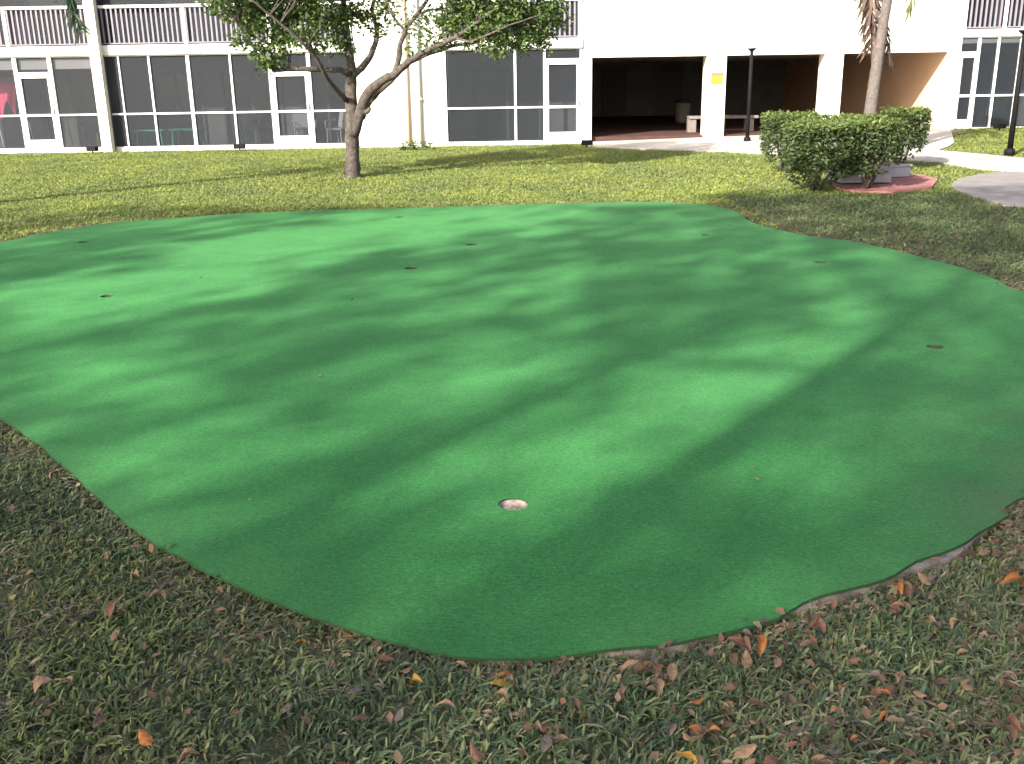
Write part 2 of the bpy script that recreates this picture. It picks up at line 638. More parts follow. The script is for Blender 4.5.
# loose carpet fibres along the cut edge
nfi = 5200
ii = RNG.integers(0, len(TURF), nfi)
fb = TURF[ii] + nrm[ii] * RNG.uniform(-0.012, 0.003, nfi)[:, None] + RNG.normal(size=(nfi, 2)) * 0.012
fd = nrm[ii] * RNG.uniform(0.3, 1.0, nfi)[:, None] + RNG.normal(size=(nfi, 2)) * 0.5
fl = RNG.uniform(0.006, 0.018, nfi)
z0 = np.full(nfi, ZT - 0.003)
b3 = np.column_stack([fb - cen, z0])
e3 = np.column_stack([fb - cen + fd * fl[:, None], z0 + RNG.uniform(-0.012, 0.008, nfi)])
sv = np.column_stack([-fd[:, 1], fd[:, 0], np.zeros(nfi)])
sv /= np.linalg.norm(sv, axis=1)[:, None] + 1e-9
sv *= 0.0016
FV = np.stack([b3 - sv, b3 + sv, e3], 1).reshape(-1, 3)
FTi = np.array([(0.030, 0.16, 0.042), (0.04, 0.12, 0.045), (0.05, 0.09, 0.04)])[RNG.integers(0, 3, nfi)]
fo = np_mesh('edge_fibre', FV, np.arange(nfi * 3).reshape(-1, 3), M['grass'], np.repeat(FTi, 3, 0), green)
fo['kind'] = 'stuff'
bpy.context.view_layer.update()
for c, (p, r_, k) in zip(HC, holes):
    mb = MB()
    zb = 0.010 if k == 'sand' else 0.001
    ro = r_ + 0.001
    rings = [(ro, ZT - 0.004), (ro - 0.003, zb + 0.006)]
    N = 28
    base = len(mb.v)
    for rr, z in rings:
        mb.v += [(rr * math.cos(2 * math.pi * j / N), rr * math.sin(2 * math.pi * j / N), z) for j in range(N)]
    for j in range(N):
        mb.f.append((j, (j + 1) % N, N + (j + 1) % N, N + j))
    # uneven floor: sand, else a dark colour in place of deep shade
    last = N
    for rr in (0.8, 0.55, 0.28):
        s0 = len(mb.v)
        mb.v += [(ro * rr * math.cos(2 * math.pi * j / N), ro * rr * math.sin(2 * math.pi * j / N), zb + 0.005 * random.random()) for j in range(N)]
        for j in range(N):
            mb.f.append((last + j, last + (j + 1) % N, s0 + (j + 1) % N, s0 + j))
        last = s0
    mb.f.append(tuple(last + j for j in range(N)))
    cup = mb.build('hole_cup', M['sand'] if k == 'sand' else M['cupshade'], green, smooth=True, loc=(c.x - cen[0], c.y - cen[1], 0))
    if k == 'sand':
        cup['label'] = 'nearest hole, filled with pale sand'

# ------------------------------------------------------------------ paths
FY = 26.6       # plane of the facade
walk = [at(*p)[:2] for p in [(590, 147.5), (640, 150), (700, 152), (760, 154), (830, 158), (900, 161), (935, 163), (985, 170.5), (1024, 173)]]
walk += [(16.5, 16.6), (18.5, 18.0)]
walk += [at(*p)[:2] for p in [(1024, 160), (985, 156), (955, 153.2), (938, 151.5)]]
walk += [at(*p)[:2] for p in [(948, 148), (954, 144), (953, 139)]]
walk += [(11.64, 26.58), (2.0, 26.58)]
sheet('walkway', walk, M['concrete'], 0.035, kind='structure', skirt=0.12)
padpx = [(951, 187), (956, 182), (968, 178), (990, 174.5), (1024, 173.5)]
padn = [(1024, 208), (1000, 204.5), (980, 199.5), (965, 195), (954, 190.5)]
pad = [at(*p)[:2] for p in padpx] + [(11.6, 15.6), (11.9, 14.2), (10.6, 12.9), (8.6, 12.3)] + [at(*p)[:2] for p in padn]
PAD = smooth_closed(pad, 0.25)
sheet('paved_pad', PAD, M['pad'], 0.028, kind='structure', skirt=0.1)
WALK = np.array(walk)

# ------------------------------------------------------------------ building
bld = empty('apartment_building', (0, FY, 0), 'long white apartment building with screened porches, slatted balconies and three dark open bays', 'building')
YF = FY


def part(name, m, boxes, parent=bld, bevel=0.0, label=None):
    """boxes in world coordinates, stored relative to the building's base"""
    b = MB()
    for x0, x1, y0, y1, z0, z1 in boxes:
        b.box(x0, x1, y0 - FY, y1 - FY, z0, z1)
    o = b.build(name, m, parent, bevel=bevel)
    if label:
        o['label'] = label
    return o


ZS0, ZS1 = 2.42, 2.655      # balcony slab
ZR = 5.15                   # roof underside
DEP = 28.5                  # porch back wall
# walls
part('wall', M['stucco'], [(-3.93, -1.65, YF, YF + 0.25, -0.1, ZR)])
part('wall', M['stucco'], [(1.95, 11.62, YF, YF + 0.3, 2.17, ZR), (1.95, 2.2, YF, YF + 0.3, -0.1, 2.17)])
part('pier', M['stucco'], [(5.17, 5.68, YF, YF + 0.5, -0.1, 2.167)])
part('pier', M['stucco'], [(8.22, 8.70, YF, YF + 0.5, -0.1, 2.167)])
part('wall', M['tan'], [(11.39, 11.55, YF + 0.012, 42.0, -0.1, 2.4)])
part('pier', M['stucco'], [(11.37, 11.62, YF, YF + 0.012, -0.1, 2.167)])
part('wall', M['stucco'], [(11.552, 11.66, YF + 0.31, DEP, -0.1, ZR)])
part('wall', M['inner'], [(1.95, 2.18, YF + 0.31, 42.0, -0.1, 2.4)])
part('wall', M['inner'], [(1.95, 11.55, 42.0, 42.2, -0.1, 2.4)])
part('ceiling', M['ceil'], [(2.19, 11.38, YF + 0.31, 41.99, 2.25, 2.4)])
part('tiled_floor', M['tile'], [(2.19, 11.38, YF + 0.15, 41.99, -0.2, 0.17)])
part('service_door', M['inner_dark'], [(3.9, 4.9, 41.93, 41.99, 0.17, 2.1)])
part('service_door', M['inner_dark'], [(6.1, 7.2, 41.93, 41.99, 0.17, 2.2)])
# floor slabs, roof
part('balcony_slab', M['slab'], [(-17, -3.94, YF - 0.08, DEP, ZS0, ZS1)])
part('balcony_slab', M['slab'], [(-1.64, 1.94, YF - 0.08, DEP, ZS0, ZS1)])
part('balcony_slab', M['slab'], [(11.67, 18, YF - 0.08, DEP, ZS0 + 0.11, ZS1 + 0.05)])
part('roof', M['slab'], [(-17.1, 18.1, YF - 0.25, 43, ZR, ZR + 0.5)])
# back walls of porches and balconies
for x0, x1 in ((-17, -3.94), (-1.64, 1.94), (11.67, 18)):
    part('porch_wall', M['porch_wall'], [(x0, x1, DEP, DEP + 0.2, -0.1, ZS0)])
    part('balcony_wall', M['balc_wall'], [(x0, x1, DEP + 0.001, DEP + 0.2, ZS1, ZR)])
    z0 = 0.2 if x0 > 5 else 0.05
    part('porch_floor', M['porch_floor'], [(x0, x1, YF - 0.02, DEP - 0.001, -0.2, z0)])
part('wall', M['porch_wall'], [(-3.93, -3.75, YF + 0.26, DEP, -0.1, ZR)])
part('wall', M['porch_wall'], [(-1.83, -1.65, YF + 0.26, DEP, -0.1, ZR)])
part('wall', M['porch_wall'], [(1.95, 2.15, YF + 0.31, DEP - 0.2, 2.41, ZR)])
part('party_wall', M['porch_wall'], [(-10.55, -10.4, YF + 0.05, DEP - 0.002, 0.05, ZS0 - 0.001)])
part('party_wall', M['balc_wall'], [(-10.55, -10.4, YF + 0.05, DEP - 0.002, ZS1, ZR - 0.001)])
part('column', M['cream'], [(-10.60, -10.345, YF - 0.30, YF - 0.081, -0.05, ZR - 0.001)])
part('wall', M['cream'], [(11.621, 11.668, YF - 0.04, YF + 0.05, -0.05, ZR - 0.001)])
# drain pipes on the white wall
b = MB().tube([(-2.60, -0.05, 0.05), (-2.60, -0.05, 2.4), (-2.62, -0.05, ZR - 0.01)], [0.045] * 3, 10)
b.build('drain_pipe', M['pipe_tan'], bld, smooth=True)['label'] = 'tan drain pipe on the white wall'
b = MB().tube([(-2.29, -0.06, 0.05), (-2.29, -0.06, 2.4), (-2.29, -0.06, ZR - 0.01)], [0.05] * 3, 10)
b.build('drain_pipe', M['pipe_grey'], bld, smooth=True)['label'] = 'grey drain pipe on the white wall'
part('pipe_strap', M['pipe_grey'], [(-2.36, -2.22, YF - 0.125, YF - 0.001, 1.2, 1.24)])
part('pipe_strap', M['pipe_grey'], [(-2.36, -2.22, YF - 0.125, YF - 0.001, 2.9, 2.94)])
# plinth strip under the screens
part('plinth', M['slab'], [(-17, -10.61, YF - 0.06, YF - 0.021, -0.1, 0.075), (-10.34, -3.94, YF - 0.06, YF - 0.021, -0.1, 0.075)])
part('plinth', M['slab'], [(-1.64, 1.94, YF - 0.06, YF - 0.021, -0.1, 0.06)])
part('plinth', M['slab'], [(11.669, 18, YF - 0.06, YF - 0.021, -0.1, 0.215)])


def screen_wall(x0, x1, mull, z0, z1, zmid, doors=(), head=None, rail_skip=()):
    """one screened bay: the mesh, its white frame; each door is a part with a frame and a mesh"""
    sc = part('porch_screen', M['screen'], [])
    b = MB()
    segs = []
    cur = x0
    for d0, d1, dt in doors:
        segs.append((cur, d0))
        cur = d1
    segs.append((cur, x1))
    for a, c in segs:
        if c - a > 0.05:
            b.quad((a, 0.02, z0), (c, 0.02, z0), (c, 0.02, z1), (a, 0.02, z1))
    for d0, d1, dt in doors:
        b.quad((d0, 0.02, dt), (d1, 0.02, dt), (d1, 0.02, z1), (d0, 0.02, z1))
    me = sc.data
    me.clear_geometry()
    me.from_pydata(b.v, [], b.f)
    fr = MB()
    for x, wd in mull:
        fr.box(x - wd / 2, x + wd / 2, -0.02, 0.05, z0, z1)
    for a, c in segs:
        if c - a > 0.05:
            fr.box(a, c, -0.017, 0.047, zmid - 0.022, zmid + 0.022)
            fr.box(a, c, -0.016, 0.046, z0 - 0.01, z0 + 0.05)
    fr.box(x0, x1, -0.014, 0.044, z1 - 0.035, z1 - 0.001)
    for d0, d1, dt in doors:
        fr.box(d0 + 0.03, d1 - 0.03, -0.015, 0.045, dt, dt + 0.06)
    fr.build('frame', M['white'], sc)
    for d0, d1, dt in doors:
        dr = MB().quad((d0 + 0.09, 0.012, z0 + 0.25), (d1 - 0.09, 0.012, z0 + 0.25), (d1 - 0.09, 0.012, dt - 0.08), (d0 + 0.09, 0.012, dt - 0.08)).build('screen_door', M['screen'], bld)
        f = MB()
        f.box(d0 + 0.035, d0 + 0.11, -0.035, 0.035, z0, dt - 0.005)
        f.box(d1 - 0.11, d1 - 0.035, -0.035, 0.035, z0, dt - 0.005)
        f.box(d0 + 0.11, d1 - 0.11, -0.034, 0.034, dt - 0.085, dt - 0.006)
        f.box(d0 + 0.11, d1 - 0.11, -0.034, 0.034, zmid - 0.03, zmid + 0.03)
        f.box(d0 + 0.11, d1 - 0.11, -0.034, 0.034, z0 + 0.001, z0 + 0.26)
        f.build('door_frame', M['white'], dr)
        MB().box(d1 - 0.10, d1 - 0.05, -0.075, -0.036, zmid + 0.05, zmid + 0.17).build('handle', M['pipe_grey'], dr)


screen_wall(-17, -10.61, [(-15.2, 0.06), (-14.0, 0.06), (-12.68, 0.10), (-11.78, 0.10), (-10.64, 0.05)], 0.075, ZS0, 0.955, [(-12.68, -11.78, 1.97)])
screen_wall(-10.34, -3.94, [(-10.0, 0.035), (-9.22, 0.05), (-8.22, 0.085), (-7.13, 0.05), (-6.11, 0.11), (-5.12, 0.09), (-3.97, 0.06)], 0.075, ZS0, 0.955, [(-6.11, -5.12, 1.92)])
screen_wall(-1.64, 1.94, [(-1.61, 0.06), (0.21, 0.06), (0.97, 0.06), (1.91, 0.05)], 0.06, ZS0, 0.96, [(0.97, 1.91, 2.10)])
screen_wall(11.67, 18, [(11.69, 0.04), (12.17, 0.07), (12.67, 0.05), (13.25, 0.05), (14.3, 0.05), (15.4, 0.05)], 0.215, ZS0 + 0.11, 1.07, [(11.66, 12.20, 2.1)])
# rolled grey blinds behind the far left screens
part('rolled_blind', M['blind'], [(-17, -12.72, YF + 0.07, YF + 0.11, 2.10, 2.38)])
part('rolled_blind', M['blind'], [(-12.62, -11.83, YF + 0.07, YF + 0.11, 2.10, 2.38)])
part('rolled_blind', M['blind'], [(-11.72, -10.66, YF + 0.07, YF + 0.11, 2.10, 2.38)])


def sliding_door(x0, x1, z0, z1):
    g = part('sliding_door', M['glass'], [(x0, x1, DEP - 0.03, DEP - 0.002, z0, z1)])
    f = MB()
    y0, y1 = DEP - 0.06 - FY, DEP - 0.031 - FY
    for x in (x0, (x0 + x1) / 2, x1):
        f.box(x - 0.035, x + 0.035, y0, y1, z0, z1)
    f.box(x0 + 0.036, x1 - 0.036, y0 + 0.003, y1, z1 - 0.06, z1 - 0.002)
    f.build('frame', M['slider'], g)


for x0, x1 in ((-14.2, -12.9), (-12.1, -11.0), (-9.9, -8.5), (-7.9, -6.3), (-5.7, -4.3), (-0.9, 0.9), (12.6, 14.3), (15.0, 16.6)):
    zf = 0.2 if x0 > 5 else 0.05
    sliding_door(x0, x1, zf + 0.01, zf + 1.95)
for x0, x1 in ((-15.6, -13.8), (-13.0, -11.4), (-9.3, -7.5), (-6.6, -4.9), (-0.9, 0.9), (12.6, 14.3)):
    sliding_door(x0, x1, ZS1 + 0.06, ZS1 + 2.0)


def railing(x0, x1, zb, posts):
    zt = zb + 0.93
    b = MB()
    nb = int((x1 - x0) / 0.125)
    for k in range(nb):
        x = x0 + (k + 0.5) * (x1 - x0) / nb
        b.box(x - 0.022, x + 0.022, -0.03, 0.0, zb + 0.06, zt - 0.04)
    b.box(x0, x1, -0.028, -0.002, zb + 0.03, zb + 0.058)
    r = b.build('balcony_railing', M['rail'], bld)
    MB().box(x0, x1, -0.06, 0.03, zt - 0.038, zt + 0.03).build('top_rail', M['white'], r)
    for x in posts:
        MB().box(x - 0.035, x + 0.035, -0.045, 0.02, zb + 0.001, zt - 0.04).build('post', M['white'], r)
    s = part('balcony_screen', M['screen'], [])
    s.data.from_pydata([(x0, 0.10, zb), (x1, 0.10, zb), (x1, 0.10, ZR - 0.01), (x0, 0.10, ZR - 0.01)], [], [(0, 1, 2, 3)])


railing(-17, -10.61, ZS1, (-16.5, -12.75))
railing(-10.34, -3.94, ZS1, (-8.20, -6.05, -4.0))
railing(-1.64, 1.94, ZS1, (-1.55, 0.2, 1.88))
railing(11.67, 18, ZS1 + 0.05, (11.72, 12.75, 14.6))

# ------------------------------------------------------------------ sign on the pier
sg = empty('wall_sign', (5.44, FY - 0.012, 1.46), 'small yellow sign with a red top on the white pier', 'sign')
MB().box(-0.15, 0.15, -0.008, 0.010, 0, 0.20).build('sign_panel', M['yellow'], sg, bevel=0.003)
MB().box(-0.15, 0.16, -0.010, 0.010, 0.203, 0.30).build('sign_header', M['signtop'], sg, bevel=0.003)


# ------------------------------------------------------------------ lamp posts
def lamp_post(loc, label):
    r = empty('lamp_post', loc, label, 'lamp post', 'black lamp posts on the lawn by the walkway')
    MB().lathe([(0.085, 0), (0.085, 0.10), (0.06, 0.14)], 16).build('base', M['black'], r, smooth=True)
    MB().lathe([(0.046, 0.141), (0.042, 1.2), (0.038, 2.10)], 16).build('pole', M['black'], r, smooth=True)
    h = MB().lathe([(0.04, 2.101), (0.09, 2.14), (0.105, 2.17)], 16).build('lamp_head', M['black'], r, smooth=True)
    MB().lathe([(0.10, 2.171), (0.085, 2.20), (0.03, 2.225)], 16).build('lens', M['lens'], h, smooth=True)
    return r


p = at(747, 142.5)
lp = lamp_post(p, 'thin black lamp post standing before the dark middle opening of the building')
q = copy_tree(lp)
q.location = at(1009, 156)
q.scale = (1.15, 1.15, 1.06)
q['label'] = 'black lamp post at the right edge beside the narrow white walk'


# ------------------------------------------------------------------ concrete table, bin
M['benchc'] = mat('bench_concrete', (0.20, 0.18, 0.16), 0.9, (0.15, 0.13, 0.12), 6)
t = empty('concrete_bench', (6.02, 28.4, 0.17), 'pale concrete bench on block legs inside the dark open bays', 'bench', rz=R(-2))
MB().box(-0.96, 0.96, -0.22, 0.22, 0.36, 0.44).build('seat', M['benchc'], t, bevel=0.015)
for x in (-0.86, -0.06, 0.74):
    MB().box(x - 0.11, x + 0.11, -0.17, 0.17, 0, 0.358).build('leg', M['benchc'], t, bevel=0.01)
bn = empty('trash_bin', (5.95, 34.5, 0.17), 'dim grey trash bin with a dark lid in the left open bay', 'bin')
MB().lathe([(0.20, 0), (0.24, 0.1), (0.27, 0.66)], 18).build('body', mat('bin_grey', (0.22, 0.23, 0.20), 0.7), bn, smooth=True)
MB().lathe([(0.29, 0.661), (0.29, 0.72), (0.2, 0.80), (0.05, 0.83)], 18).build('lid', M['dark_plastic'], bn, smooth=True)


# ------------------------------------------------------------------ porch furniture seen through the screens
def patio_table(x, y, label):
    r = empty('patio_table', (x, y, 0.05), label, 'table', 'green tables behind the porch screens')
    MB().box(-0.40, 0.40, -0.32, 0.32, 0.44, 0.48).build('tabletop', M['green_plastic'], r, bevel=0.01)
    for sx in (-1, 1):
        for sy in (-1, 1):
            MB().tube([(sx * 0.34, sy * 0.26, 0), (sx * 0.31, sy * 0.24, 0.44)], [0.022, 0.025], 8).build('leg', M['green_plastic'], r)
    return r


patio_table(-9.60, 27.3, 'low green plastic table behind the screen just right of the cream column')
patio_table(-8.72, 27.5, 'low green plastic table behind the screen, second from the cream column')


def patio_chair(x, y, rz, m, label):
    r = empty('patio_chair', (x, y, 0.05), label, 'chair', 'chairs behind the porch screens', rz)
    MB().box(-0.25, 0.25, -0.25, 0.25, 0.40, 0.44).build('seat', m, r, bevel=0.01)
    b = MB()
    b.quad((-0.25, 0.25, 0.45), (0.25, 0.25, 0.45), (0.23, 0.36, 0.92), (-0.23, 0.36, 0.92))
    b.quad((-0.25, 0.28, 0.45), (-0.23, 0.39, 0.92), (0.23, 0.39, 0.92), (0.25, 0.28, 0.45))
    b.build('backrest', m, r)
    for sx in (-1, 1):
        MB().tube([(sx * 0.27, -0.22, 0.44), (sx * 0.29, -0.22, 0.62), (sx * 0.29, 0.24, 0.64)], [0.02] * 3, 8).build('armrest', m, r)
        for sy in (-1, 1):
            MB().tube([(sx * 0.24, sy * 0.23, 0), (sx * 0.23, sy * 0.22, 0.40)], [0.018, 0.02], 8).build('leg', m, r)
    return r


grey_pl = mat('grey_plastic', (0.3, 0.3, 0.33), 0.5)
patio_chair(-6.75, 27.35, R(150), M['dark_plastic'], 'dark patio chair behind the screen left of the white screen door')
patio_chair(-5.55, 27.6, R(20), grey_pl, 'grey patio chair behind the white screen door near the tree')
patio_chair(-4.55, 27.3, R(-30), grey_pl, 'grey patio chair behind the screen next to the tree trunk')
patio_chair(-11.2, 27.4, R(200), M['dark_plastic'], 'dark patio chair behind the screen left of the cream column')
# pink cloth drying on a rack at the far left
pk = empty('drying_rack', (-13.5, 27.6, 0.05), 'drying rack hung with a pink cloth behind the far left screen', 'drying rack')
b = MB()
for sx in (-1, 1):
    b.tube([(sx * 0.42, -0.25, 0), (sx * 0.42, 0, 1.75)], [0.015] * 2, 8)
    b.tube([(sx * 0.42, 0.25, 0), (sx * 0.42, 0, 1.75)], [0.015] * 2, 8)
b.tube([(-0.45, 0, 1.75), (0.45, 0, 1.75)], [0.015] * 2, 8)
b.build('rack_frame', M['white'], pk)
b = MB()
N = 14
for i in range(N + 1):
    x = -0.36 + 0.66 * i / N
    for k in range(6):
        z = 1.77 - k * 0.2 * (0.75 + 0.25 * math.sin(i * 0.5))
        b.v.append((x * (1 - 0.05 * k), -0.025 - 0.03 * k - 0.03 * math.sin(i * 1.3) * k / 5, z))
for i in range(N):
    for k in range(5):
        b.f.append((i * 6 + k, i * 6 + k + 1, i * 6 + k + 7, i * 6 + k + 6))
ck = b.build('cloth', M['pink'], pk, smooth=True)
sm = ck.modifiers.new('solid', 'SOLIDIFY')
sm.thickness = 0.006


# ------------------------------------------------------------------ ground floodlights
def flood(loc, rz, label):
    r = empty('floodlight', loc, label, 'floodlight', 'small black floodlights on the ground along the building', rz)
    MB().tube([(0, 0, -0.08), (0, 0, 0.07)], [0.018, 0.018], 8).build('stake', M['black'], r)
    MB().box(-0.14, 0.14, -0.07, 0.07, 0.07, 0.19).build('body', M['black'], r, bevel=0.012)
    MB().box(-0.115, 0.115, 0.071, 0.078, 0.09, 0.17).build('lens', M['lens'], r)


for px, py, lab in ((93, 154, 'small black floodlight in the grass beside the foot of the cream column'),
                    (240, 151.5, 'small black floodlight in the grass left of the white screen door near the tree'),
                    (587, 148, 'small black floodlight at the left corner of the dark open bay'),
                    (999, 131.5, 'small black floodlight before the screened porch at the right edge')):
    p = at(px, py)
    flood(p, R(random.uniform(-15, 15)), lab)


# ------------------------------------------------------------------ leaves
def leaf_cards(P, size, tints, droop=0.5, up=0.3, asp=0.5, seed=1):
    """six-vertex folded leaves around points P; returns V, F, tint"""
    g = np.random.default_rng(seed)
    n = len(P)
    d = g.normal(size=(n, 3))
    d[:, 2] = d[:, 2] * 0.6 - droop
    d /= np.linalg.norm(d, axis=1)[:, None]
    nn = g.normal(size=(n, 3))
    nn[:, 2] += up
    s = np.cross(d, nn)
    s /= np.linalg.norm(s, axis=1)[:, None] + 1e-9
    nn = np.cross(s, d)
    L = (size * g.uniform(0.65, 1.3, n))[:, None]
    W = L * asp * 0.5
    fold = 0.25 * W
    v = np.stack([P, P + d * L * 0.4 + s * W + nn * fold, P + d * L * 0.85 + s * W * 0.5 + nn * fold * 0.4, P + d * L,
                  P + d * L * 0.85 - s * W * 0.5 + nn * fold * 0.4, P + d * L * 0.4 - s * W + nn * fold], 1)
    V = v.reshape(-1, 3)
    b = np.arange(n)[:, None] * 6
    F = np.concatenate([b + np.array([[0, 1, 2, 3]]), b + np.array([[0, 3, 4, 5]])], 0)
    T = np.array(tints)[g.integers(0, len(tints), n)] * g.uniform(0.75, 1.25, (n, 1))
    return V, F, np.repeat(T, 6, 0)


TREE_T = [(0.10, 0.165, 0.045), (0.08, 0.14, 0.040), (0.15, 0.21, 0.055), (0.06, 0.11, 0.035), (0.19, 0.24, 0.07), (0.09, 0.15, 0.05)]

# ------------------------------------------------------------------ the tree on the lawn
TB = at(352, 178)
tree = empty('broadleaf_tree', TB, 'broadleaf tree with a forked grey trunk standing alone on the lawn before the building', 'tree')
TY = TB.y


def tp(px, py, dy=0.0):
    return at_y(px, py, TY + dy) - TB


limbs = [
    # trunk
    ([(353, 181, 0), (352, 172, 0), (352, 158, 0), (352, 140, 0), (352.5, 124, 0), (353, 114, 0)], [0.185, 0.145, 0.128, 0.122, 0.12, 0.07]),
    # main leader, up and slightly left
    ([(352, 138, 0), (351, 105, 0), (351, 88, .05), (351, 70, .1), (349, 50, .15), (346, 25, .2), (343, 0, .3), (338, -35, .3), (335, -75, .2)], [0.115, 0.105, 0.10, 0.085, 0.07, 0.06, 0.05, 0.035, 0.015]),
    # left branch
    ([(350, 74, 0), (340, 70, -.1), (325, 70, -.2), (308, 69, -.3), (290, 69, -.35), (275, 70, -.4), (262, 62, -.5), (252, 45, -.5), (240, 25, -.6)], [0.06, 0.05, 0.045, 0.042, 0.04, 0.036, 0.028, 0.02, 0.012]),
    ([(325, 70, -.2), (315, 58, 0), (308, 40, .2), (295, 18, .3), (280, -8, .3), (262, -40, .2)], [0.032, 0.03, 0.028, 0.024, 0.02, 0.01]),
    ([(346, 100, -.1), (335, 88, -.4), (325, 75, -.7), (318, 60, -.9), (300, 40, -1.2), (270, 15, -1.4), (240, -10, -1.6)], [0.05, 0.04, 0.035, 0.03, 0.025, 0.02, 0.01]),
    # right leader
    ([(352, 76, .05), (362, 68, .1), (371, 55, .2), (376, 42, .2), (377, 30, .25), (372, 10, .3), (378, -20, .4), (390, -60, .4)], [0.07, 0.06, 0.055, 0.045, 0.04, 0.035, 0.025, 0.012]),
    # big right limb
    ([(353, 136, 0), (361, 112, -.05), (364, 100, -.1), (372, 88, -.2), (385, 79, -.3), (395, 74, -.35), (408, 62, -.5), (422, 53, -.6), (437, 46, -.7), (455, 38, -.8), (478, 22, -.8), (500, 5, -.8), (520, -25, -.7)],
     [0.10, 0.10, 0.095, 0.085, 0.075, 0.065, 0.055, 0.05, 0.045, 0.04, 0.032, 0.024, 0.012]),
    ([(362, 118, .05), (368, 104, .15), (378, 93, .2), (390, 82, .2), (398, 73, .1), (410, 62, 0), (425, 55, 0), (440, 50, .1), (455, 45, .1), (475, 42, .2), (500, 30, .3), (530, 18, .4)],
     [0.06, 0.05, 0.042, 0.042, 0.04, 0.04, 0.038, 0.035, 0.03, 0.024, 0.016, 0.010]),
    ([(394, 76, -.3), (398, 62, -.3), (400, 45, -.3), (406, 28, -.3), (416, 15, -.3), (426, 2, -.3), (440, -25, -.3), (455, -60, -.3)], [0.055, 0.05, 0.045, 0.04, 0.035, 0.032, 0.022, 0.010]),
    ([(416, 15, -.3), (430, 10, -.3), (446, 8, -.2), (462, 2, -.1), (480, -10, 0)], [0.025, 0.02, 0.016, 0.013, 0.008]),
    ([(404, 30, -.3), (392, 15, -.2), (385, -5, -.1), (378, -30, 0)], [0.025, 0.02, 0.016, 0.008]),
    ([(358, 112, -.05), (367, 112, -.12), (370, 108, -.14)], [0.05, 0.045, 0.03]),
    ([(446, 45, -.7), (446, 30, -.6), (444, 15, -.5), (450, -10, -.4)], [0.022, 0.018, 0.015, 0.008]),
    ([(455, 38, -.8), (470, 42, -.9), (485, 36, -1), (510, 25, -1.1), (540, 15, -1.2)], [0.02, 0.018, 0.016, 0.013, 0.008]),
]
b = MB()
nodes = []
for pts, rad in limbs:
    P = [tp(*p) for p in pts]
    # resample with small kinks so the limbs do not read as smooth pipes
    Q, RR = [], []
    for k in range(len(P) - 1):
        m_ = 3
        for s in range(m_):
            t = s / m_
            q = P[k].lerp(P[k + 1], t)
            if not (k == 0 and s == 0):
                q = q + Vector([random.uniform(-1, 1) for _ in range(3)]) * rad[k] * 0.12
            Q.append(q)
            RR.append((rad[k] * (1 - t) + rad[k + 1] * t) * random.uniform(0.93, 1.07))
    Q.append(P[-1])
    RR.append(rad[-1])
    b.tube(Q, RR, 9)
    nodes += [(q, r) for q, r in zip(Q, RR)]
# crown: clusters on and around the limb ends; px, py, dy, radius px, count
clumps = [(235, 8, -.3, 22, 420), (250, 22, -.5, 18, 330), (268, 8, 0, 22, 450), (290, 18, .3, 20, 380), (312, 6, .2, 22, 420), (330, 20, 0, 18, 300), (352, 12, .3, 15, 190), (305, 34, -.8, 15, 200),
          (240, 40, -.5, 9, 70), (262, 52, -.5, 9, 130), (270, 64, -.45, 8, 110), (282, 50, -.4, 9, 70), (335, 42, 0, 9, 80), (345, 48, .1, 8, 50), (322, 46, .2, 9, 70), (278, 36, -.3, 14, 150),
          (368, 15, .2, 14, 120), (388, 8, 0, 14, 100), (378, 28, .2, 10, 60), (400, 22, -.3, 12, 55), (425, 20, -.4, 13, 70), (432, 45, -.7, 10, 50), (418, 38, -.4, 9, 30), (405, 52, -.4, 7, 22),
          (450, 20, -.5, 17, 260), (470, 10, -.4, 20, 560), (490, 25, -.6, 20, 680), (510, 12, -.5, 22, 760), (530, 22, -.3, 19, 560), (548, 10, -.2, 14, 220), (500, 40, -.8, 12, 170), (520, 40, -.6, 12, 170),
          (540, 38, -.4, 9, 90), (480, 40, -.8, 10, 110), (560, 22, 0, 9, 50), (462, 34, -.7, 9, 90), (545, 30, 0, 9, 70), (448, 42, -.5, 9, 50)]
up = [(220, -30, -.6, 40, 900), (270, -35, .2, 45, 1100), (320, -35, -.4, 42, 900), (370, -45, .3, 42, 800), (425, -40, -.3, 40, 700), (480, -30, -.6, 42, 1100), (530, -25, 0, 38, 900),
      (300, -80, .8, 42, 800), (360, -95, 0, 45, 900), (430, -85, .5, 45, 900), (490, -75, -.2, 40, 700), (250, -65, -1.0, 36, 700), (395, -70, -1.2, 40, 700), (340, -60, 1.3, 40, 700), (460, -50, 1.2, 40, 700)]
PTS, tw = [], MB()
for cx, cy, dy, rp, cnt in clumps + up:
    c = tp(cx, cy, dy)
    rm = rp / 980 * TY * 1.02
    k = max(3, int(cnt * 1.7) // 14)
    for _ in range(k):
        d = Vector((random.gauss(0, 1), random.gauss(0, 1.1), random.gauss(0, .8)))
        d = d.normalized() * rm * random.random() ** 0.45
        e = c + d
        # twig from the nearest limb point
        if random.random() < 0.55:
            near = min(nodes, key=lambda q: (q[0] - e).length_squared)
            if (near[0] - e).length < 0.85:
                mid = near[0].lerp(e, 0.5) + Vector((random.uniform(-.06, .06), random.uniform(-.06, .06), random.uniform(-.02, .08)))
                b.tube([near[0], mid, e], [min(near[1], 0.014), 0.008, 0.004], 4, cap=False)
        for _ in range(14):
            PTS.append(e + Vector((random.gauss(0, .075), random.gauss(0, .075), random.gauss(0, .06))))
b.build('trunk', M['bark'], tree, smooth=True)
V, F, T = leaf_cards(np.array([tuple(p) for p in PTS]), 0.085, TREE_T, 0.4, 0.5, 0.5, 3)
np_mesh('crown', V, F, M['leaf'], T, tree)


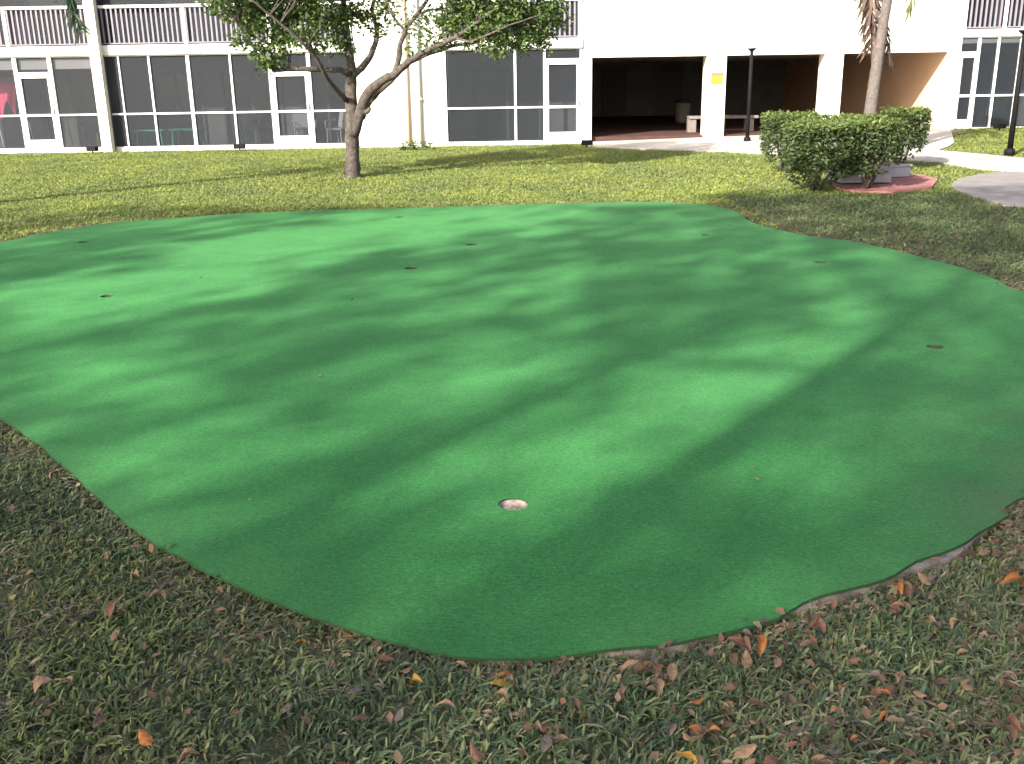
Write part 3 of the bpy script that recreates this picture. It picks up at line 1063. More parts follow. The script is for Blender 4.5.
# ------------------------------------------------------------------ palms
def frond_arrays(base, mid, tip, L, nleaf, leaf_len, hang, tints, seed, twist=0.0, lift=0.25, side_v=None):
    g = np.random.default_rng(seed)
    base, mid, tip = (np.array(a, float) for a in (base, mid, tip))
    ts = np.linspace(0.1, 1, nleaf)
    V, F, T = [], [], []
    for t in ts:
        p = (1 - t) ** 2 * base + 2 * t * (1 - t) * mid + t * t * tip
        d = 2 * (1 - t) * (mid - base) + 2 * t * (tip - mid)
        d /= np.linalg.norm(d)
        side = np.cross(d, [0.2, 0.1, 1.0])
        if side_v is not None:
            side = np.array(side_v, float) - d * np.dot(d, side_v)
        side /= np.linalg.norm(side)
        upv = np.cross(side, d)
        for sg_ in (-1, 1):
            l_ = leaf_len * (0.45 + 0.55 * math.sin(math.pi * min(1, t * 0.85 + 0.12))) * g.uniform(0.85, 1.1)
            jit = 0.34 if side_v is not None else 0.12
            l_ *= g.uniform(1 - jit, 1 + jit * .6)
            dirv = side * sg_ * (1 - hang * 0.6) + d * 0.65 + upv * lift + g.normal(size=3) * jit
            dirv /= np.linalg.norm(dirv)
            e1 = p + dirv * l_ * 0.5 + np.array([0, 0, -1]) * l_ * hang * 0.22
            e2 = p + dirv * l_ * 0.85 + np.array([0, 0, -1]) * l_ * hang * 0.75 + g.normal(size=3) * 0.02
            wv = np.cross(dirv, upv)
            wv /= np.linalg.norm(wv)
            ww = 0.024 if hang == 0.7 else 0.016
            i = len(V)
            V += [p - wv * ww * .6, p + wv * ww * .6, e1 + wv * ww, e1 - wv * ww, e2]
            F += [(i, i + 1, i + 2, i + 3), (i + 3, i + 2, i + 4, i + 4)]
            c = np.array(tints[g.integers(len(tints))]) * g.uniform(.8, 1.2)
            T += [c] * 5
    return V, F, T


def make_frond(parent, base, mid, tip, nleaf, leaf_len, hang, tints, seed, name='frond', label=None, lift=.25, side_v=None):
    V, F, T = frond_arrays(base, mid, tip, 0, nleaf, leaf_len, hang, tints, seed, lift=lift, side_v=side_v)
    b = MB()
    pts = []
    for t in np.linspace(0, 1, 9):
        pts.append(tuple((1 - t) ** 2 * np.array(base) + 2 * t * (1 - t) * np.array(mid) + t * t * np.array(tip)))
    b.v = [tuple(v) for v in V]
    b.f = [f if f[2] != f[3] else f[:3] for f in F]
    nv = len(b.v)
    b.tube(pts, list(np.linspace(0.028, 0.006, 9)), 6)
    cc = [tuple(c) + (1,) for c in T]
    rc = tuple(np.array(tints[0]) * 1.3) + (1,)
    b.c = cc + [rc] * (len(b.v) - nv)
    o = b.build(name, M['frond'], parent)
    if label:
        o['label'] = label
    return o


GREEN_F = [(0.06, 0.12, 0.025), (0.09, 0.14, 0.03), (0.14, 0.16, 0.035), (0.05, 0.10, 0.03)]
DARK_F = [(0.030, 0.055, 0.03), (0.04, 0.065, 0.03), (0.06, 0.07, 0.04)]
DEAD_F = [(0.085, 0.052, 0.038), (0.12, 0.078, 0.056), (0.05, 0.033, 0.026), (0.16, 0.11, 0.08)]

PB = at(868.5, 138)
PB = Vector((6.72, 19.0, float(terrain(6.72, 19.0))))
palm = empty('palm_tree', PB, 'slender leaning palm tree behind the hedge with a dead brown frond hanging down its trunk', 'tree')


def pp(px, py, dy=0.0):
    return at_y(px, py, 19.0 + dy) - PB


b = MB()
cpts = [Vector((0.0, 0, -0.05)), pp(869, 125), pp(870.5, 110), pp(875, 78), pp(880, 45), pp(884, 20), pp(887.5, 0), pp(893, -40), pp(899, -85), pp(904, -120)]
cr = [0.15, 0.125, 0.112, 0.105, 0.095, 0.088, 0.085, 0.082, 0.085, 0.07]
Q, RR = [], []
for k in range(len(cpts) - 1):
    for s in range(6):
        t = s / 6
        Q.append(cpts[k].lerp(cpts[k + 1], t))
        RR.append((cr[k] * (1 - t) + cr[k + 1] * t) * (1.05 if s % 2 else 0.97))
Q.append(cpts[-1])
RR.append(cr[-1])
b.tube(Q, RR, 12)
b.build('trunk', M['palm_bark'], palm, smooth=True)
top = pp(903, -112)
g = random.Random(5)
for k in range(11):
    a = 2 * math.pi * k / 11 + g.uniform(-.2, .2)
    ln = g.uniform(1.5, 1.9)
    el = g.uniform(0.2, 1.0)
    m_ = top + Vector((math.cos(a) * ln * .55, math.sin(a) * ln * .55, ln * .45 * el + 0.15))
    e_ = top + Vector((math.cos(a) * ln, math.sin(a) * ln, -0.55 + el * 0.6))
    make_frond(palm, top, m_, e_, 40, 0.42, 0.8, GREEN_F, 40 + k)
# drooping green frond at right, dead frond hanging at left
make_frond(palm, top, pp(922, -110, -.1), pp(911, 8, -.2), 55, 0.52, 0.9, [(0.16, 0.19, 0.05), (0.22, 0.22, 0.08), (0.11, 0.15, 0.04)], 71, side_v=(1, .3, 0))
make_frond(palm, top, pp(862, -120, .2), pp(873, 46, .25), 150, 0.56, 0.7, DEAD_F, 72, label='dead brown frond hanging along the trunk', lift=-.1, side_v=(1, -.25, 0))
make_frond(palm, pp(884, 10, .12), pp(883, 30, .2), pp(891, 60, .25), 26, 0.26, 1.0, DEAD_F, 73, label='dead brown frond hanging along the trunk', lift=-.1)

LB = Vector((-8.15, 14.0, 0))
palm2 = empty('palm_tree', LB, 'palm tree just beyond the left edge whose dark frond hangs before the upper railing', 'tree')
b = MB()
Q = [Vector((0.02 * math.sin(k), 0, -0.05 + k * 0.22)) for k in range(20)]
b.tube(Q, [0.16 - 0.003 * k + (0.006 if k % 2 else 0) for k in range(20)], 12)
b.build('trunk', M['palm_bark'], palm2, smooth=True)
top2 = Q[-1]
for k in range(9):
    a = 0.7 + (2 * math.pi - 0.9) * k / 9
    ln = g.uniform(1.5, 1.9)
    el = g.uniform(0.3, 1.0)
    make_frond(palm2, top2, top2 + Vector((math.cos(a) * ln * .55, math.sin(a) * ln * .55, ln * .45 * el + 0.2)),
               top2 + Vector((math.cos(a) * ln, math.sin(a) * ln, -0.4 + el * 0.6)), 36, 0.42, 0.8, DARK_F, 90 + k)
e2 = at_y(80, 30, 14.0) - LB
make_frond(palm2, top2, Vector((2.0, 0, 4.9)), e2, 110, 0.34, 0.9, DARK_F, 99, lift=-.1, side_v=(1, .4, 0))


# ------------------------------------------------------------------ shrubs of the hedge
SHR_T = [(0.09, 0.13, 0.05), (0.10, 0.15, 0.055), (0.055, 0.085, 0.030), (0.07, 0.105, 0.035), (0.042, 0.068, 0.026), (0.085, 0.115, 0.04), (0.06, 0.085, 0.038), (0.12, 0.14, 0.055)]


def shrub(loc, rx, ry, zlow, ztop, nl, seed, label, skirt=()):
    """clipped shrub: several stems from the ground, flat dense top, thin open bottom"""
    g = np.random.default_rng(seed)
    rr = random.Random(seed)
    r = empty('hedge_shrub', loc, label, 'shrub', 'clipped shrubs around the grey cabinet')
    b = MB()
    for k in range(9):
        a = rr.uniform(0, 6.28)
        ex, ey = math.cos(a) * rx * rr.uniform(.3, .85), math.sin(a) * ry * rr.uniform(.3, .85)
        ez = ztop - rr.uniform(0.15, 0.4)
        p0 = Vector((rr.uniform(-.07, .07), rr.uniform(-.07, .07), -0.02))
        p1 = p0.lerp(Vector((ex, ey, ez)), 0.35) + Vector((rr.uniform(-.06, .06), rr.uniform(-.06, .06), 0.05))
        p2 = p0.lerp(Vector((ex, ey, ez)), 0.7) + Vector((rr.uniform(-.05, .05), rr.uniform(-.05, .05), 0.08))
        b.tube([p0, p1, p2, Vector((ex, ey, ez))], [0.022, 0.016, 0.011, 0.005], 6)
        for _ in range(4):
            t = rr.uniform(.3, .9)
            q = p1.lerp(p2, t)
            b.tube([q, q + Vector((rr.uniform(-.25, .25), rr.uniform(-.25, .25), rr.uniform(0, .25)))], [0.007, 0.003], 4, cap=False)
    b.build('stems', M['bark'], r, smooth=True)
    # leaf points: superellipse block, dense shell, thinning below
    P = []
    while len(P) < nl:
        n_ = nl
        u = g.uniform(-1, 1, (n_, 3))
        z = zlow + (ztop - zlow) * (u[:, 2] * .5 + .5)
        tz = (z - zlow) / (ztop - zlow)
        taper = 0.60 + 0.40 * np.clip(tz / 0.45, 0, 1) ** 0.7
        rad = (np.abs(u[:, 0]) ** 3.2 + np.abs(u[:, 1]) ** 3.2) ** (1 / 3.2)
        x, y = u[:, 0] * rx * taper, u[:, 1] * ry * taper
        shell = np.maximum(rad, np.clip((tz - .5) * 2, 0, 1))
        nz = np.array([mnoise.noise((a * 4.5 + seed, b_ * 4.5, c * 4.5)) for a, b_, c in zip(x, y, z)])
        dens = (0.12 + 0.88 * np.clip((shell - .55) / .35, 0, 1)) * np.clip(tz * 2.1 + nz * 1.2 - 0.20, 0.0, 1)
        k = (g.random(n_) < dens) & (rad < 1)
        bump = 1 + nz * 0.10
        P += list(np.stack([x * bump, y * bump, z + nz * 0.05 * (tz > .7)], -1)[k])
    P = np.array(P[:nl])
    V, F, T = leaf_cards(P, 0.058, SHR_T, 0.0, 0.5, 0.52, seed)
    # bright sunlit look of the clipped top, put into the leaf tint
    top_lit = np.clip((V[:, 2] - (ztop - 0.14)) / 0.14, 0, 1)[:, None]
    T = T * (1 - top_lit) + top_lit * (T * np.array([1.55, 1.5, 1.15]) + np.array([.01, .012, 0]))
    np_mesh('foliage', V, F, M['leaf'], T, r)
    return r


s1 = at(816, 192)
s2 = at(862, 191)
s3 = at(906, 169)
s4 = at(786, 172)
shrub(s1, 0.49, 0.50, 0.10, 0.98, 8200, 21, 'front left clipped shrub of the hedge, bushy down to the ground with dark stems')
shrub(s4, 0.42, 0.60, 0.12, 1.0, 5200, 22, 'leftmost clipped shrub, set back behind the front left one')
s2.x += 0.06
shrub(s2, 0.41, 0.40, 0.22, 0.98, 5000, 23, 'middle clipped shrub with bare branching stems in front of the grey cabinet')
s3.x -= 0.10
shrub(s3, 0.33, 0.50, 0.20, 1.02, 5000, 24, 'rightmost clipped shrub set back beyond the red slab')
shrub(Vector((5.5, 16.6, float(terrain(5.5, 16.6)))), 0.70, 0.45, 0.3, 0.98, 3600, 25, 'clipped shrub at the back of the hedge behind the grey cabinet')

# grey cabinet and red slab
cbp = at(866, 187)
cb = empty('utility_cabinet', (cbp.x, cbp.y + 0.35, 0.06), 'pale grey utility cabinet half hidden behind the shrubs', 'cabinet')
MB().box(-0.38, 0.38, -0.34, 0.34, 0.0, 0.70).build('body', M['cabinet'], cb, bevel=0.012)
MB().box(-0.41, 0.41, -0.37, 0.37, 0.702, 0.75).build('lid', M['cabinet'], cb, bevel=0.01)
MB().box(-0.35, -0.01, -0.352, -0.342, 0.05, 0.66).build('door', M['cabinet'], cb, bevel=0.004)
MB().box(0.01, 0.35, -0.352, -0.342, 0.05, 0.66).build('door', M['cabinet'], cb, bevel=0.004)
MB().box(-0.07, -0.03, -0.372, -0.353, 0.34, 0.44).build('handle', M['black'], cb)
box2 = at(890, 180)
vb = empty('valve_box', (box2.x + .1, box2.y + 0.1, 0.05), 'low grey box on the red slab right of the utility cabinet', 'box', rz=R(20))
MB().box(-0.19, 0.19, -0.15, 0.15, 0, 0.16).build('body', M['cabinet'], vb, bevel=0.01)
MB().box(-0.205, 0.205, -0.165, 0.165, 0.161, 0.19).build('lid', M['cabinet'], vb, bevel=0.008)
slab_px = [(836, 190), (856, 193.5), (892, 194.5), (931, 190), (938, 181.5), (922, 177), (880, 176), (832, 183)]
rs = sheet('red_slab', [at(*p)[:2] for p in slab_px], M['redpaint'], 0.04, skirt=0.12)
tag(rs, 'low red painted concrete slab under the grey cabinet and shrubs', 'slab')


# small weeds at the foot of the white wall
def weed(px, py, seed, label):
    g_ = random.Random(seed)
    loc = at(px, py)
    o = empty('weed_plant', loc, label, 'plant', 'weeds along the foot of the white wall')
    P = []
    st = MB()
    for _ in range(9):
        a = g_.uniform(0, 6.28)
        e = Vector((math.cos(a) * g_.uniform(.05, .28), math.sin(a) * g_.uniform(.03, .12), g_.uniform(.06, .26)))
        st.tube([(0, 0, -0.01), e * 0.5 + Vector((0, 0, .03)), e], [0.006, 0.005, 0.003], 4, cap=False)
        for _ in range(9):
            P.append(tuple(e * g_.uniform(.4, 1.05) + Vector((g_.gauss(0, .03), g_.gauss(0, .03), g_.gauss(0, .02)))))
    st.build('stem', M['bark'], o)
    V, F, T = leaf_cards(np.array(P), 0.08, TREE_T, 0.0, 0.8, 0.5, seed)
    np_mesh('foliage', V, F, M['leaf'], T, o)


weed(402, 150.5, 1, 'small leafy weed left of the tan drain pipe foot')
weed(415, 150, 2, 'small leafy weed between the two drain pipes')
weed(428, 150, 3, 'small leafy weed right of the grey drain pipe')

# ------------------------------------------------------------------ shade trees behind the camera (their shade lies on the green)
LIT = [  # gaps of sunlight in picture outline terms: polygon, how open
    ([(150, 264), (220, 240), (320, 224), (380, 209), (560, 205), (620, 213), (540, 224), (480, 234), (400, 250), (300, 268), (190, 280)], .97),
    ([(0, 285), (90, 272), (200, 268), (280, 272), (250, 294), (120, 325), (0, 345)], .94),
    ([(120, 222), (250, 215), (420, 211), (400, 218), (240, 224), (140, 230)], .6),
    ([(0, 345), (120, 335), (230, 340), (180, 365), (60, 385), (0, 400)], .55),
    ([(0, 395), (150, 385), (330, 372), (340, 400), (250, 425), (70, 440), (20, 425)], .55),
    ([(40, 445), (160, 430), (330, 415), (400, 420), (330, 445), (200, 478), (85, 492)], .9),
    ([(130, 512), (190, 504), (240, 502), (185, 540), (155, 545)], .85),
    ([(405, 378), (490, 358), (580, 345), (560, 362), (480, 388), (420, 395)], .9),
    ([(385, 500), (440, 455), (520, 420), (600, 415), (650, 440), (640, 470), (560, 488), (460, 505)], .80),
    ([(480, 440), (560, 420), (600, 430), (640, 455), (610, 482), (540, 490)], .55),
    ([(600, 420), (660, 365), (740, 340), (840, 338), (850, 366), (790, 400), (700, 435), (620, 485), (560, 490)], .95),
    ([(700, 500), (760, 470), (800, 425), (880, 398), (950, 405), (930, 455), (840, 490), (760, 515)], .72),
    ([(770, 325), (850, 300), (920, 298), (950, 318), (880, 345), (800, 345)], .4),
    ([(530, 278), (580, 262), (615, 268), (590, 290), (545, 295)], .6),
    ([(450, 300), (520, 290), (540, 300), (470, 315)], .5),
    ([(200, 600), (280, 565), (380, 545), (440, 555), (350, 590), (260, 612)], .42),
    ([(330, 690), (420, 668), (620, 680), (700, 720), (640, 775), (330, 775)], .5),
    ([(0, 415), (30, 440), (80, 485), (60, 510), (0, 500)], .75),
]
SHADED = [[(690, 425), (840, 345), (930, 330), (1030, 345), (1030, 400), (900, 400), (800, 425), (700, 470)], [(580, 240), (770, 240), (790, 300), (700, 330), (560, 330)],
          [(250, 560), (420, 480), (560, 500), (760, 520), (1030, 480), (1030, 560), (700, 640), (480, 660), (330, 620)]]
tan_el = math.tan(EL)


def shade_points(n):
    X = RNG.uniform(-7.5, 8.5, n)
    Y = RNG.uniform(0.3, 14.6, n)
    px, py, wv = project(X, Y, np.full(n, ZT))
    keep = np.ones(n)
    big = np.array([mnoise.fractal((x * .55, y * .55, 4.2), 1.0, 2.0, 3) for x, y in zip(X, Y)])
    fine = np.array([mnoise.fractal((x * 3.0, y * 1.7, 9.1), 0.7, 2.1, 3) for x, y in zip(X, Y)])
    keep *= np.clip(0.86 + 0.95 * fine + 0.3 * big, 0.22, 1.0)
    for poly in SHADED:
        ins = inside(poly, px, py)
        keep[ins] = np.maximum(keep[ins], 0.92)
    for poly, op in LIT:
        ins = inside(poly, px, py)
        keep[ins] *= (1 - op) * np.clip(1 - 0.9 * fine[ins], 0.3, 1.8)
    # the sunny lawn beyond the green
    lawnl = (py < 205) & (px < 700) | (Y > 13.9)
    keep[lawnl & ((px < 720) | (py < 186))] *= 0.0
    keep[(px < 120) & (py < 225)] *= 0.3
    keep[(px > 720) & (py < 205)] *= np.clip((py[(px > 720) & (py < 205)] - 178) / 12, 0.0, 1)
    keep *= np.clip(0.66 + (py - 300) / 400, 0.66, 1)
    keep[(Y < 2.45) & (px > 320) & (px < 760)] *= 0.75
    k = RNG.random(n) < keep
    return X[k], Y[k]


X, Y = shade_points(9200)
trunks = [(-10.5, -9.3), (-19.0, -7.0), (-19.0, -15.0), (-7.4, -6.9), (-14.0, -19.0)]
TL = np.array(trunks)
hx = RNG.uniform(12.0, 15.5, len(X))
CX = X - math.sin(AZ) * hx / tan_el
CY = Y - math.cos(AZ) * hx / tan_el
own = np.argmin((CX[:, None] - TL[None, :, 0]) ** 2 + (CY[:, None] - TL[None, :, 1]) ** 2, 1)
labs = ['shade tree behind the viewer whose straight trunk throws the long streak across the green', 'leftmost shade tree behind the viewer, beside the green',
        'shade tree far behind the viewer on the left', 'shade tree behind the viewer on the right', 'rearmost shade tree behind the viewer']
for ti, (tx, ty) in enumerate(trunks):
    k = own == ti
    C = np.stack([CX[k] - tx, CY[k] - ty, hx[k]], -1)
    r = empty('shade_tree', (tx, ty, 0), labs[ti], 'tree', 'shade trees behind the viewer')
    b = MB()
    hgt = 10.6
    b.tube([(0, 0, -.1), (0.02, 0, 0.4), (0, .03, 2), (0.05, 0, 6.5), (0.03, 0, 9), (0, 0, hgt)], [0.30, 0.22, 0.18, 0.14, 0.07, 0.03], 10)
    if len(C) > 20:
        # limbs to the middles of k-means-like groups
        cents = C[RNG.choice(len(C), 9, replace=False)]
        for _ in range(6):
            lab = np.argmin(((C[:, None] - cents[None]) ** 2).sum(-1), 1)
            cents = np.array([C[lab == q].mean(0) if (lab == q).any() else cents[q] for q in range(9)])
        for q in range(9):
            e = Vector(cents[q])
            mid = Vector((e.x * .45, e.y * .45, hgt + (e.z - hgt) * .35))
            b.tube([(0, 0, hgt - .2), mid, e], [0.03, 0.026, 0.014], 7)
            mem = C[lab == q]
            for c in mem[::11]:
                b.tube([e.lerp(mid, .3), Vector(c)], [0.02, 0.006], 4, cap=False)
        b.build('trunk', M['bark'], r, smooth=True)
        P = np.repeat(C, 10, 0) + RNG.normal(size=(len(C) * 10, 3)) * np.array([.10, .10, .10])
        V, F, T = leaf_cards(P, 0.15, TREE_T, 0.3, 0.5, 0.55, 60 + ti)
        np_mesh('crown', V, F, M['leaf'], T, r)

# ------------------------------------------------------------------ grass
GREENS = np.array([(0.105, 0.138, 0.058), (0.135, 0.158, 0.070), (0.075, 0.108, 0.050), (0.165, 0.182, 0.085), (0.065, 0.104, 0.056)])
DRY = np.array([(0.33, 0.28, 0.18), (0.42, 0.36, 0.24), (0.24, 0.18, 0.12), (0.30, 0.28, 0.16)])
bank_walk = [(p[0], p[1]) for p in walk]
SLAB = [tuple(at(*p)[:2]) for p in slab_px]


def grass_points(n, x0, x1, y0, y1, cone):
    X = RNG.uniform(x0, x1, n)
    Y = RNG.uniform(y0, y1, n)
    k = np.abs(X - 0.0) < 0.56 * Y + cone
    k &= (np.abs(X) < 0.56 * Y + cone - (2.0 if y0 < 3 else 1.8)) | (RNG.random(n) < 0.45)   # thinner where only a side step would see it
    X, Y = X[k], Y[k]
    bad = inside(EXCL, X, Y)
    # thin out beyond the edge so a few blades lean over it
    bad |= inside(bank_walk, X, Y) | inside(PAD, X, Y) | inside(SLAB, X, Y)
    bad |= (Y > FY - 0.07) | ((X > 2) & (X < 11.7) & (Y > 24.8))
    return X[~bad], Y[~bad]


def blades(X, Y, h, wd, seed, dryp, yellow, seg=2):
    g = np.random.default_rng(seed)
    n = len(X)
    a = g.uniform(0, 2 * np.pi, n)
    lean = np.abs(g.normal(0.95, 0.5, n))
    H = h * g.uniform(0.5, 1.25, n)
    dx, dy = np.cos(a), np.sin(a)
    dry = g.random(n) < dryp
    lean = np.where(dry, lean + 0.8, lean)
    H = np.where(dry, H * 0.8, H)
    Z0 = terrain(X, Y) - 0.008
    sx, sy = -dy, dx
    W = wd * g.choice((0.55, 0.7, 0.9, 1.1, 1.5), n)
    rows = []
    for t, ww in ((0.0, 0.7), (0.45, 1.0), (0.8, 0.7)):
        ox = lean * H * t ** 1.6
        oz = H * t * (1 - 0.25 * np.clip(lean, 0, 1.6) * t)
        for s in (-1, 1):
            rows.append(np.stack([X + dx * ox + s * sx * W * .5 * ww, Y + dy * ox + s * sy * W * .5 * ww, Z0 + oz + s * 0.15 * W], -1))
    ox = lean * H
    rows.append(np.stack([X + dx * ox, Y + dy * ox, Z0 + H * (1 - 0.38 * np.clip(lean, 0, 1.6))], -1))
    V = np.stack(rows, 1).reshape(-1, 3)
    bI = np.arange(n)[:, None] * 7
    F = np.concatenate([bI + np.array([[0, 1, 3, 2]]), bI + np.array([[2, 3, 5, 4]]), bI + np.array([[4, 5, 6, 6]])], 0)
    near = wd < 0.009
    vr = 0.32 if near else 0.12
    T = GREENS[g.integers(0, len(GREENS), n)]
    T = T * 1.5 if near else (T * 0.5 + GREENS.mean(0) * 0.5) * np.array([1.08, 1.16, 1.05])
    T = T * g.uniform(1 - vr, 1 + vr, (n, 1))
    T = T * (1 + yellow[:, None] * np.array([1.0, 0.76, -0.05]))
    T = np.where(dry[:, None], DRY[g.integers(0, len(DRY), n)] * (g.uniform(.8, 1.35, (n, 1)) if near else g.uniform(.6, .8, (n, 1)) * np.array([0.85, 0.98, 0.85])), T)
    return V, F, np.repeat(T, 7, 0)


def tri_mesh(name, V, F, m, T):
    """quads with a doubled last corner become triangles"""
    tri = F[:, 2] == F[:, 3]
    Q, TR = F[~tri], F[tri][:, :3]
    me = bpy.data.meshes.new(name)
    me.vertices.add(len(V))
    me.vertices.foreach_set('co', V.astype(np.float32).ravel())
    li = np.concatenate([Q.ravel(), TR.ravel()])
    st = np.concatenate([np.arange(0, Q.size, 4), Q.size + np.arange(0, TR.size, 3)])
    me.loops.add(len(li))
    me.loops.foreach_set('vertex_index', li.astype(np.int32))
    me.polygons.add(len(st))
    me.polygons.foreach_set('loop_start', st.astype(np.int32))
    me.update(calc_edges=True)
    me.materials.append(m)
    a = me.color_attributes.new('tint', 'FLOAT_COLOR', 'POINT')
    t4 = np.ones((len(V), 4), np.float32)
    t4[:, :3] = T
    a.data.foreach_set('color', t4.ravel())
    o = bpy.data.objects.new(name, me)
    COL.objects.link(o)
    return o


VV, FF, TT = [], [], []
off = 0
OUT_S = OUT[::3]
for (n_, x0, x1, y0, y1, cone, h, wd, sd_, far) in (
        (700000, -6.2, 6.2, 0.6, 5.6, 2.35, 0.044, 0.0066, 1, 0),
        (290000, -11.5, 11.5, 5.6, 15.0, 2.6, 0.050, 0.010, 2, 1),
        (600000, -18.5, 18.5, 13.0, 26.6, 3.0, 0.045, 0.0125, 3, 2)):
    X, Y = grass_points(n_, x0, x1, y0, y1, cone)
    if far == 0:                     # patchy: drop some where the soil shows
        pn = vnoise(X, Y, 5.0, 2.0)
        k = RNG.random(len(X)) < np.clip(0.85 + pn * 1.2, 0.25, 1)
        X, Y = X[k], Y[k]
    d = edge_dist(OUT_S, X, Y)
    pn = vnoise(X, Y, 1.1, 6.0)
    patch = vnoise(X, Y, 3.0, 8.0)
    dryp = np.clip(0.32 + 0.18 * np.clip(X, -.8, .8) + 0.45 * pn + 0.5 * patch, 0.04, 0.88)
    if far:
        dryp = np.clip(0.12 + 0.2 * pn + 0.15 * patch, 0.03, 0.6)
    dryp = np.maximum(dryp, np.clip((0.6 if far == 0 else 0.85) - d / (0.25 if far == 0 else 0.55), 0, 0.8))
    right = (X > 3.0) & (Y > 6) & (Y < 14)
    dryp = np.where(right, np.clip(dryp + 0.15, 0, .8), dryp)
    if far:
        yl = np.clip(0.70 + 0.6 * pn, 0.1, 1.3) * np.where(right, 0.1, 1.0)
    else:
        yl = np.clip(0.1 + pn * .5, 0, .6)
    hh = h * (1 + 0.35 * vnoise(X, Y, 2.0, 4.0)) * np.where((far == 0) & (X > -0.2), np.clip(0.5 + d / 0.3, 0.5, 1), np.clip(0.8 + d / 0.5, 0.8, 1))
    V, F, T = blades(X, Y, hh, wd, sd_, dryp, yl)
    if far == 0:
        lefty = np.repeat(np.clip((X + 0.9) / 1.0, 0, 1) * 0.36 + 0.70, 7)[:, None]      # blade tint darker towards the left front
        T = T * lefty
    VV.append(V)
    FF.append(F + off)
    TT.append(T)
    off += len(V)
go = tri_mesh('grass', np.concatenate(VV), np.concatenate(FF), M['grass'], np.concatenate(TT))
tag(go, 'coarse lawn grass around the putting green with dry patches', 'grass', kind='stuff')

# ------------------------------------------------------------------ leaf litter scraps: uncountable
lx, ly = grass_points(120000, -11, 11, 1.0, 16, 2.2)
d = edge_dist(OUT_S, lx, ly)
near = ly < 6
pr = np.where(near, 0.16 + 0.6 * np.exp(-d / 0.12) + 0.65 * (lx > 0), 0.05 + 0.75 * np.exp(-d / 0.28) + 0.3 * ((lx > 3) & (ly < 14)) * np.exp(-d / 0.9))
area = np.where(near, 1.0, 0.45)
k = RNG.random(len(lx)) < pr * area * 0.75
lx, ly = lx[k], ly[k]
P = np.stack([lx, ly, terrain(lx, ly) + RNG.uniform(0.004, 0.035, len(lx))], -1)
LIT_T = [(0.16, 0.10, 0.06), (0.22, 0.135, 0.085), (0.12, 0.078, 0.052), (0.27, 0.19, 0.115), (0.20, 0.105, 0.065)]
tx_, ty_ = RNG.uniform(-5, 4, 700), RNG.uniform(2.4, 13, 700)
kk = inside(TURF, tx_, ty_)
kk &= RNG.random(700) < 0.03 + 0.5 * np.exp(-edge_dist(OUT_S, tx_, ty_) / 0.08)
P = np.concatenate([P, np.stack([tx_[kk], ty_[kk], np.full(kk.sum(), ZT + 0.006)], -1)])
V, F, T = leaf_cards(P, 0.031, LIT_T, 0.0, 2.5, 0.65, 77)
lo = np_mesh('leaf_litter', V, F, M['litter'], T)
tag(lo, 'small scraps of brown dry leaves scattered in the grass round the green', 'leaf litter', kind='stuff')


# ------------------------------------------------------------------ fallen leaves, each its own object
def leaf_mesh(name, m, seed, curl):
    g_ = random.Random(seed)
    rows = 7
    b = MB()
    wmax = g_.uniform(.20, .30)
    bend = g_.uniform(-.5, .5)
    for i in range(rows + 1):
        t = i / rows
        w_ = wmax * math.sin(math.pi * (t * .92 + .04)) ** .8 * (1 + g_.uniform(-.12, .12))
        x = t - .5
        zc = curl * .35 * math.sin(math.pi * t) + g_.uniform(-.02, .02)
        yc = bend * .18 * math.sin(math.pi * t)
        for s in (-1, -.5, 0, .5, 1):
            b.v.append((x, yc + s * w_, zc + abs(s) * w_ * curl * 1.3 * (1 + .4 * s * bend) + g_.uniform(-.015, .015)))
    for i in range(rows):
        for j in range(4):
            q = i * 5 + j
            b.f.append((q, q + 1, q + 6, q + 5))
    b.tube([(-.49, 0, curl * .02), (-.62, .03, .02), (-.72, .06, .03)], [.018, .014, .012], 5)
    me = bpy.data.meshes.new(name)
    me.from_pydata(b.v, [], b.f)
    me.polygons.foreach_set('use_smooth', [True] * len(me.polygons))
    me.materials.append(m)
    return me


LC = {'brown': ((0.18, 0.108, 0.065), (0.105, 0.062, 0.042)), 'reddish brown': ((0.25, 0.125, 0.075), (0.155, 0.075, 0.048)), 'tan': ((0.34, 0.22, 0.13), (0.22, 0.13, 0.08)),
      'orange': ((0.42, 0.17, 0.045), (0.26, 0.09, 0.03)), 'yellow': ((0.50, 0.30, 0.05), (0.38, 0.19, 0.03)), 'grey brown': ((0.20, 0.16, 0.13), (0.12, 0.09, 0.07))}
LM = {}
for ci, (cn, (a_, b_)) in enumerate(LC.items()):
    m = mat('fallen_leaf_' + cn.replace(' ', '_'), a_, 0.65, b_, 60, 0.4, 120, trans=0.15)
    LM[cn] = [leaf_mesh('fallen_leaf', m, ci * 10 + s, c) for s, c in enumerate((.2, .45, .75, -.3))]


def put_leaf(px, py, colr, size, label, group=None, z=0.034, flat=False, rz=None):
    p = at(px, py, dz=z)
    o = bpy.data.objects.new('fallen_leaf', random.choice(LM[colr]))
    COL.objects.link(o)
    o.location = p
    o.scale = (size, size, size)
    t = 0.12 if flat else 0.5
    o.rotation_euler = (random.uniform(-t, t), random.uniform(-t, t), random.uniform(0, 6.28) if rz is None else rz)
    tag(o, label, 'leaf', group)
    return o


